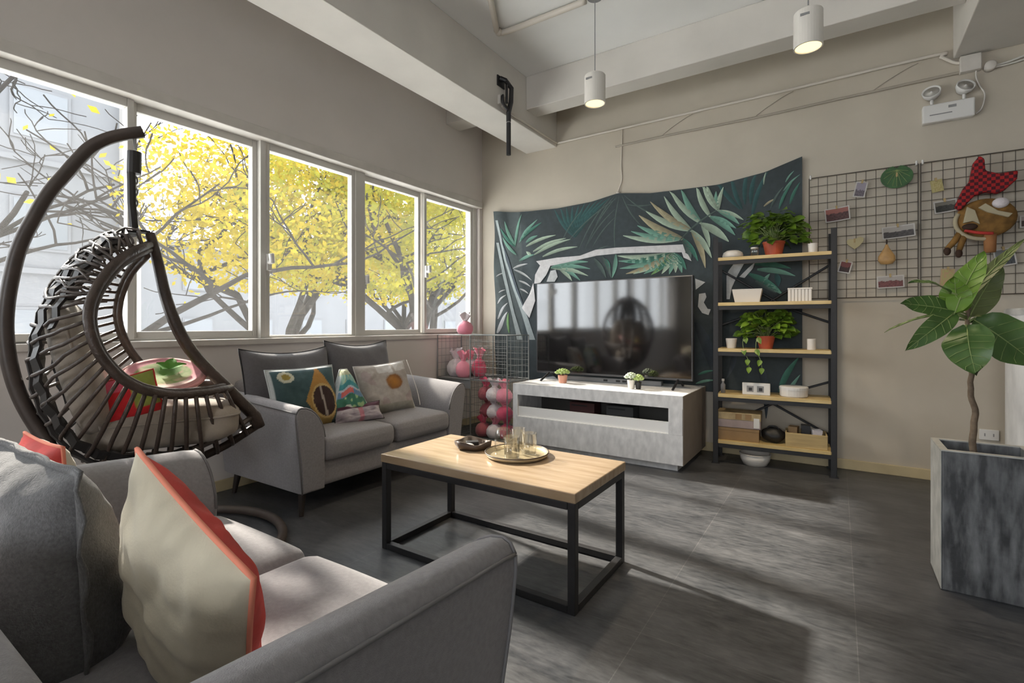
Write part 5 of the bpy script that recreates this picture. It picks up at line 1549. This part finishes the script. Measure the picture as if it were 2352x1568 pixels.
# back straps
for s, i0, i1 in ((0.0, 0, 28), (0.20, 1, 29), (-0.20, 1, 29), (0.42, 2, 34), (-0.42, 2, 34), (0.64, 3, 14)):
    mb = MB()
    vs, fs = [], []
    hw = 0.031 if abs(s) < 0.6 else 0.014
    for i in range(i0, i1 + 1):
        c = shell(i, s)
        tn = (shell(min(i + 1, N - 1), s) - shell(max(i - 1, 0), s)).normalized()
        ds = (shell(i, s + 0.02) - shell(i, s - 0.02)).normalized()
        nr = tn.cross(ds).normalized()
        wv = 0.006 * math.sin(i * PI / 1.0 + 0.3 * 10 * s)
        for k_ in (-1, 1):
            for m_ in (-1, 1):
                vs.append(c + ds * hw * k_ + nr * (0.005 * m_ + wv))
    n_ = i1 - i0
    for i in range(n_):
        a = i * 4
        for q in ((0, 1, 5, 4), (2, 6, 7, 3), (0, 4, 6, 2), (1, 3, 7, 5)):
            fs.append(tuple(a + k_ for k_ in q))
    mb.add(vs, fs)
    mb.build('back_strap', M['strap'], ec)
# ribs
rnd = random.Random(4)
NRIB = 29
for n_ in range(NRIB):
    i = 1 + (N - 3.2) * n_ / (NRIB - 1)
    pts = []
    K = 16
    lo = -1.0
    for k_ in range(K + 1):
        s = lo + 2 * k_ / K
        p = shell(i, s)
        t = i / (N - 1)
        ctr = EP(0.05, 0, 0.95)
        out = (p - ctr).normalized()
        if t < 0.72:
            wv = 0.011 * math.cos(s * 15 + n_ * PI) * (1 - abs(s) ** 4)
            p = p + out * wv + Vector((0, 0, 0.010 * math.sin(s * 9 + n_ * 2.1) * (1 - abs(s) ** 2)))
        else:
            p = p + out * 0.016
        pts.append(p)
    rr = 0.0088 if i > 24 else 0.0076
    MB().tube(pts, rr, 6).build('rib', M['rattan'] if i > 22 else M['rattang'], ec, smooth=True)
# criss-cross lattice near the top
mb = MB()
for k_ in range(7):
    for dr in (1, -1):
        pts = []
        for m_ in range(9):
            t = m_ / 8
            s = (-0.9 + 1.8 * t) * dr
            idx = min(N - 1, max(0, int(1 + k_ * 1.3 + 3 * t)))
            p = shell(idx, s)
            pts.append(p + (p - EP(0.05, 0, 0.95)).normalized() * 0.014)
        mb.tube(dense(pts, 2), 0.0055, 5)
mb.build('top_lattice', M['rattang'], ec, smooth=True)
# hanging chain under a black cover
hx = -0.036
MB().tube([EP(hx, 0, 1.975), EP(hx + 0.004, 0, 1.91)], 0.007, 8).build('hanging_hook', M['steel'], ec)
MB().tube([EP(hx, 0, 1.90), EP(hx - 0.002, 0, 1.80)], 0.028, 12).build('spring_cover', M['strap'], ec, smooth=False)
mb = MB()
for k_ in range(10):
    z = 1.795 - k_ * 0.026
    ring = [EP(hx, 0, z) + (Vector((0, 0, math.cos(a * PI / 5) * 0.019)) + (EU if k_ % 2 else EN) * math.sin(a * PI / 5) * 0.011) for a in range(10)]
    mb.tube(ring, 0.0045, 6, closed=True)
mb.build('chain', M['steel'], ec, smooth=True)
MB().tube([EP(hx - 0.012, 0.01, 1.80), EP(hx - 0.010, 0.012, 1.66), EP(hx, 0, 1.53)], 0.017, 8).build('strap_cord', M['strap'], ec)
# stand
pole = [(u, z) for u, z in POLE]
pts = [EP(u, 0, z) for u, z in pole] + [EP(-0.315, 0, 0.50), EP(-0.32, 0, 0.35), EP(-0.36, 0, 0.20), EP(-0.43, 0, 0.09), EP(-0.52, 0, 0.028)]
MB().tube(dense(pts, 3), 0.0275, 12).build('stand_pole', M['polem'], ec, smooth=True)
MB().tube([EP(0.028 + 0.56 * math.cos(a * PI / 32), 0.56 * math.sin(a * PI / 32), 0.026) for a in range(64)], 0.024, 10, closed=True).build('base_ring', M['polem'], ec, smooth=True)
mb = MB()
for a in (2.4, -2.4):
    mb.tube(dense([EP(-0.335, 0, 0.3), EP(0.028 + 0.45 * math.cos(a), 0.45 * math.sin(a), 0.10), EP(0.028 + 0.56 * math.cos(a), 0.56 * math.sin(a), 0.03)], 4), 0.018, 8)
mb.build('stand_brace', M['polem'], ec, smooth=True)

# cushions in the egg chair
def blob(name, label, cat, c, r, m_, seed, axis=None, amp=0.05, extra=None, e=3.0):
    t = thing(name, label, cat, tuple(E0 + c))
    Mx = axis if axis else Matrix((EU, EN, Vector((0, 0, 1)))).transposed()
    def fn(q):
        n_ = Vector((q.x / r[0], q.y / r[1], q.z / r[2]))
        k_ = (abs(n_.x) ** e + abs(n_.y) ** e + abs(n_.z) ** e) ** (-1 / e)
        q = q * k_
        return q * (1 + amp * noise.noise(q * 9 + Vector((seed, 0, 0))))
    MB().ball((0, 0, 0), r, 36, 22, Mx, fn).build('cover', m_, t, smooth=True)
    if extra:
        extra(t, Mx)
    return t
creamp = mat('cream_pad_fabric', (0.36, 0.31, 0.255), 0.92, var=0.12, scale=14, bump=0.15, bscale=150, sheen=0.2)
blob('seat_pad', 'thick cream seat pad lying in the hanging chair', 'cushion', EP(0.075, 0.0, 0.635), (0.31, 0.19, 0.10), creamp, 2, e=4.0,
     extra=lambda t, Mx: MB().tube([Mx @ Vector((0.311 * math.copysign(abs(math.cos(a * PI / 24)) ** 0.5, math.cos(a * PI / 24)), 0.190 * math.copysign(abs(math.sin(a * PI / 24)) ** 0.5, math.sin(a * PI / 24)), 0.03)) for a in range(48)], 0.006, 6, closed=True).build('piping', creamp, t, smooth=True))
tilt = Matrix((EU, EN, Vector((0, 0, 1)))).transposed() @ Matrix.Rotation(R(-14), 3, 'Y')
blob('back_pad', 'cream back pad leaning against the woven back of the hanging chair', 'cushion', EP(-0.215, 0.0, 0.90), (0.075, 0.27, 0.30), creamp, 5, tilt,
     extra=lambda t, Mx: MB().tube([Mx @ Vector((0.01, 0.262 * math.copysign(abs(math.cos(a * PI / 24)) ** 0.67, math.cos(a * PI / 24)), 0.292 * math.copysign(abs(math.sin(a * PI / 24)) ** 0.67, math.sin(a * PI / 24)))) for a in range(48)], 0.006, 6, closed=True).build('piping', creamp, t, smooth=True))
def red_cf(u, v, s):
    if u > 0.62 and v > 0.25:
        return (0.30, 0.34, 0.06)
    if v > 0.72:
        return (0.72, 0.10, 0.16)
    return (0.66, 0.015, 0.02)
pillow('throw_pillow', 'bright red throw pillow with a green corner inside the hanging chair', 'pillow', 0.25, 0.20, 0.09, tuple(E0 + EP(-0.065, 0.14, 0.775)), tuple(EU + Vector((0, 0, 0.25))), (-0.1, -0.1, 1), M['print'], red_cf, pinch=0.06, pipe=M['red'], seed=21, n=30, wr=0.003)
t = thing('bolster_roll', 'small dark red rolled bolster behind the red pillow', 'cushion', tuple(E0 + EP(-0.11, -0.06, 0.86)))
ax_ = (EU * 0.9 + Vector((0, 0, -0.5))).normalized()
MB().tube([ax_ * -0.09, ax_ * -0.08, ax_ * 0.08, ax_ * 0.09], [0.025, 0.035, 0.035, 0.025], 16).build('cover', mat('dark_red_cotton', (0.22, 0.03, 0.035), 0.85), t, smooth=True)
MB().ball(tuple(ax_ * -0.088), 0.026, 12, 8).build('end_cap', mat('brown_cotton', (0.12, 0.03, 0.03), 0.85), t, smooth=True)
def plate_cf(u, v, s):
    x, y = 2 * u - 1, 2 * v - 1
    d = math.hypot(x, y)
    if d > 0.92:
        return (0.72, 0.36, 0.33)
    if d > 0.70:
        return (0.80, 0.30, 0.34) if y > -0.3 else (0.75, 0.50, 0.42)
    n_ = noise.noise(Vector((x * 3.2, y * 3.2, 5)))
    if math.hypot(x - 0.05, y - 0.25) < 0.30:
        return (0.16, 0.36, 0.05)
    if n_ > 0.08:
        return (0.30, 0.36, 0.10)
    if n_ > -0.15:
        return (0.20, 0.30, 0.05)
    return (0.46, 0.36, 0.16)
rp_ = thing('round_pillow', 'round pink-rimmed pillow with green leaf print lying in the hanging chair', 'pillow', tuple(E0 + EP(0.075, 0.02, 0.85)))
rp_x = (EU + EN * 0.25 + Vector((0, 0, -0.10))).normalized()
rp_u = (-EN + Vector((0, 0, 0.42)))
rp_u = (rp_u - rp_x * rp_u.dot(rp_x)).normalized()
rp_n = rp_x.cross(rp_u)
RX = Matrix((rp_x, rp_u, rp_n)).transposed()
mb = MB()
nr, na = 14, 40
for s in (1, -1):
    vs, cs, fs = [], [], []
    for i in range(nr + 1):
        rr = i / nr
        for j in range(na):
            a = 2 * PI * j / na
            x, y = rr * math.cos(a), rr * math.sin(a)
            h = 0.035 * (1 - rr ** 3) ** 0.6 if s < 0 else 0.012 + 0.012 * math.sin(rr * PI * 0.9) + (0.02 * rr ** 6 if rr < 0.97 else 0) * 1
            vs.append(RX @ Vector((x * 0.165, y * 0.165, s * h if rr < 1 else 0.012)))
            cs.append(plate_cf((x + 1) / 2, (y + 1) / 2, s) if s > 0 else (0.78, 0.42, 0.38))
    for i in range(nr):
        for j in range(na):
            fs.append((i * na + j, (i + 1) * na + j, (i + 1) * na + (j + 1) % na, i * na + (j + 1) % na))
    mb.add(vs, fs, cs)
mb.build('cover', M['print'], rp_, smooth=True)
MB().tube([RX @ Vector((0.165 * math.cos(a * PI / 20), 0.165 * math.sin(a * PI / 20), 0.014)) for a in range(40)], 0.009, 8, closed=True).build('rim', mat('pink_rim', (0.72, 0.33, 0.31), 0.8), rp_, smooth=True)
mb = MB()
for a, l_ in ((0.4, 0.07), (1.6, 0.08), (2.8, 0.06), (4.2, 0.05)):
    b = RX @ Vector((0.01, 0.045, 0.03))
    e = RX @ Vector((0.01 + l_ * math.cos(a), 0.045 + l_ * math.sin(a), 0.045))
    leafshape(mb, b, e, 0.05, rp_n, 0.1, 6, True)
mb.build('felt_leaf', mat('green_felt', (0.12, 0.34, 0.04), 0.8), rp_, smooth=True, normals=False)

# ------------------------------------------------------------------ outside the windows
GZ = -4.2
struct(MB().box(-60, -40, GZ - 0.2, -4.2, 60, GZ).build('ground', mat('pale_street', (0.85, 0.85, 0.82), 0.9, var=0.1, scale=0.5)), 'pale street below the windows')
bw = mat('pale_facade', (0.125, 0.128, 0.138), 0.9, var=0.05, scale=1)
bd = thing('apartment_building', 'pale grey apartment block seen through the leftmost window', 'building', (-19, -2.2, GZ))
MB().box(-4, 3.6, 0, 0, 8.7, 12.9).build('facade', bw, bd)
MB().box(0.0, 8.5, 0, 0.25, 9.0, 13.1).build('corner_pilaster', mat('white_facade', (0.26, 0.25, 0.24), 0.9), bd)
wg = mat('facade_window', (0.12, 0.13, 0.145), 0.3)
for fl in range(4):
    for k_ in range(2):
        y = 4.0 + k_ * 2.0
        f_ = MB().box(0.0, y, 1.2 + fl * 3.1, 0.06, y + 1.3, 2.7 + fl * 3.1).build('window', bw, bd)
        MB().box(0.05, y + 0.08, 1.28 + fl * 3.1, 0.08, y + 1.22, 2.62 + fl * 3.1).build('pane', wg, f_)
    MB().box(0.0, 3.6, 0.55 + fl * 3.1, 0.12, 8.6, 0.7 + fl * 3.1).build('ledge', bw, bd)
b2 = thing('low_building', 'low pale building across the street glimpsed between the yellow trees', 'building', (-30, 8, GZ))
MB().box(-4, 0, 0, 0, 34, 9.6).build('facade', bw, b2)
MB().box(-4.1, -0.2, 9.6, 0.3, 34.2, 9.9).build('roof_edge', mat('roof_edge_paint', (0.2, 0.2, 0.2), 0.9), b2)
for fl in range(3):
    for k_ in range(9):
        y = 1.2 + k_ * 3.6
        f_ = MB().box(0.0, y, 1.2 + fl * 3.0, 0.06, y + 1.6, 2.7 + fl * 3.0).build('window', bw, b2)
        MB().box(0.05, y + 0.08, 1.28 + fl * 3.0, 0.08, y + 1.52, 2.62 + fl * 3.0).build('pane', wg, f_)
LB = translucent('yellow_autumn_leaves', (0.20, 0.15, 0.010), (0.29, 0.225, 0.018), 1.2, 0.5)
LG = translucent('yellow_green_leaves', (0.155, 0.155, 0.018), (0.27, 0.235, 0.018), 1.0, 0.5)
LP = translucent('pale_green_leaves', (0.28, 0.30, 0.25), (0.40, 0.40, 0.34), 1.0, 0.45)
BK = mat('tree_bark', (0.018, 0.0155, 0.014), 0.95, spec=0.05, var=0.3, scale=6)
def tree(x, y, label, seed, base, zlo, zhi, spread, nleaf, lm, bare=False, lsize=0.062):
    t = thing('street_tree', label, 'tree', (x, y, GZ), 0, 'street trees outside the windows')
    rnd = random.Random(seed)
    bm_, lf = MB(), MB()
    ends = []
    zl, zh = zlo - GZ, zhi - GZ
    def grow(p, d, r, L, lev):
        pts = [p]
        q = p.copy()
        k_ = 5
        for i in range(k_):
            d = (d + Vector((rnd.uniform(-.3, .3), rnd.uniform(-.3, .3), rnd.uniform(-.16, .18)))).normalized()
            if q.z > zh - 0.5 and d.z > 0.1:
                d.z *= 0.3
            q = q + d * L / k_
            pts.append(q.copy())
            if lev > 0:
                ends.append(q.copy())
        bm_.tube(pts, [max(0.008, r * (1 - 0.5 * i / k_)) for i in range(k_ + 1)], 6, cap=False)
        if lev < (5 if nleaf < 1000 else 4):
            for c in range(rnd.randint(2, 3) if lev else 4):
                a = rnd.uniform(0, 2 * PI)
                nd_ = (d * 0.7 + Vector((math.cos(a), math.sin(a), rnd.uniform(-0.1, 0.9) if lev == 0 else rnd.uniform(-0.2, 0.55))) * 0.85).normalized()
                st = pts[rnd.randint(4 if lev == 0 else 2, k_)]
                grow(st, nd_, r * 0.55, L * (rnd.uniform(0.46, 0.60) if lev == 0 else rnd.uniform(0.58, 0.76)), lev + 1)
    grow(Vector((0, 0, 0)), Vector((0, 0, 1)), base, zl + 0.4, 0)
    for i in range(nleaf):
        e = ends[rnd.randrange(len(ends))]
        c = e + Vector((rnd.gauss(0, spread), rnd.gauss(0, spread), rnd.gauss(0, spread)))
        if nleaf > 1000 and i % 9 < 3:
            rr_, th_, ph_ = rnd.random() ** 0.4, rnd.uniform(0, 2 * PI), rnd.uniform(-1, 1)
            hx_ = math.sqrt(max(0, 1 - ph_ * ph_)) ** 0.6
            c = Vector((2.7 * rr_ * hx_ * math.cos(th_), 2.7 * rr_ * hx_ * math.sin(th_), (zl + zh) / 2 + (zh - zl) / 2 * ph_))
        kn = noise.noise(Vector((c.x * 0.8 + seed, c.y * 0.8, c.z * 0.8))) + 0.4 * noise.noise(Vector((c.x * 2.1, c.y * 2.1 + seed, c.z * 2.1)))
        if nleaf > 1000 and (kn < -0.10 or c.z < zl + 0.5 * kn + 0.3 * rnd.random()):
            continue
        if c.z > zh or c.z < zl or c.x + x > -6.2 or math.hypot(c.x, c.y) > 2.9:
            continue
        s = lsize * rnd.uniform(0.6, 1.3)
        a = Vector((rnd.uniform(-1, 1), rnd.uniform(-1, 1), rnd.uniform(-1, 1))).normalized()
        b = a.orthogonal().normalized()
        lf.add([c - a * s, c + b * s * 0.55, c + a * s, c - b * s * 0.55], [(0, 1, 2, 3)])
    bm_.build('branches', BK, t, smooth=True, normals=False)
    if nleaf:
        o = lf.build('foliage', lm, t, normals=False)
        o['kind'] = 'stuff'
tree(-10.0, 6.0, 'yellow tree behind the widest window pane', 3, 0.16, 1.75, 5.2, 0.42, 21000, LB)
tree(-9.0, 7.6, 'yellow-green tree with a thick forked trunk behind the middle pane', 5, 0.17, 1.7, 5.0, 0.42, 21000, LG)
tree(-9.8, 10.4, 'yellow-green tree behind the two narrow far panes', 8, 0.15, 1.65, 5.2, 0.45, 21000, LG)
tree(-13.5, 8.6, 'golden tree standing further back across the street', 13, 0.18, 1.9, 6.6, 0.55, 21000, LB, lsize=0.085)
tree(-14.5, 13.5, 'golden tree farthest along the street', 17, 0.18, 1.8, 7.0, 0.6, 21000, LB, lsize=0.09)
tree(-8.2, 2.6, 'nearly bare tree before the grey building', 21, 0.13, 1.0, 5.2, 0.3, 70, LB)
tree(-11.5, 1.6, 'bare dark tree further back before the grey building', 29, 0.14, 0.8, 6.0, 0.4, 60, LB)
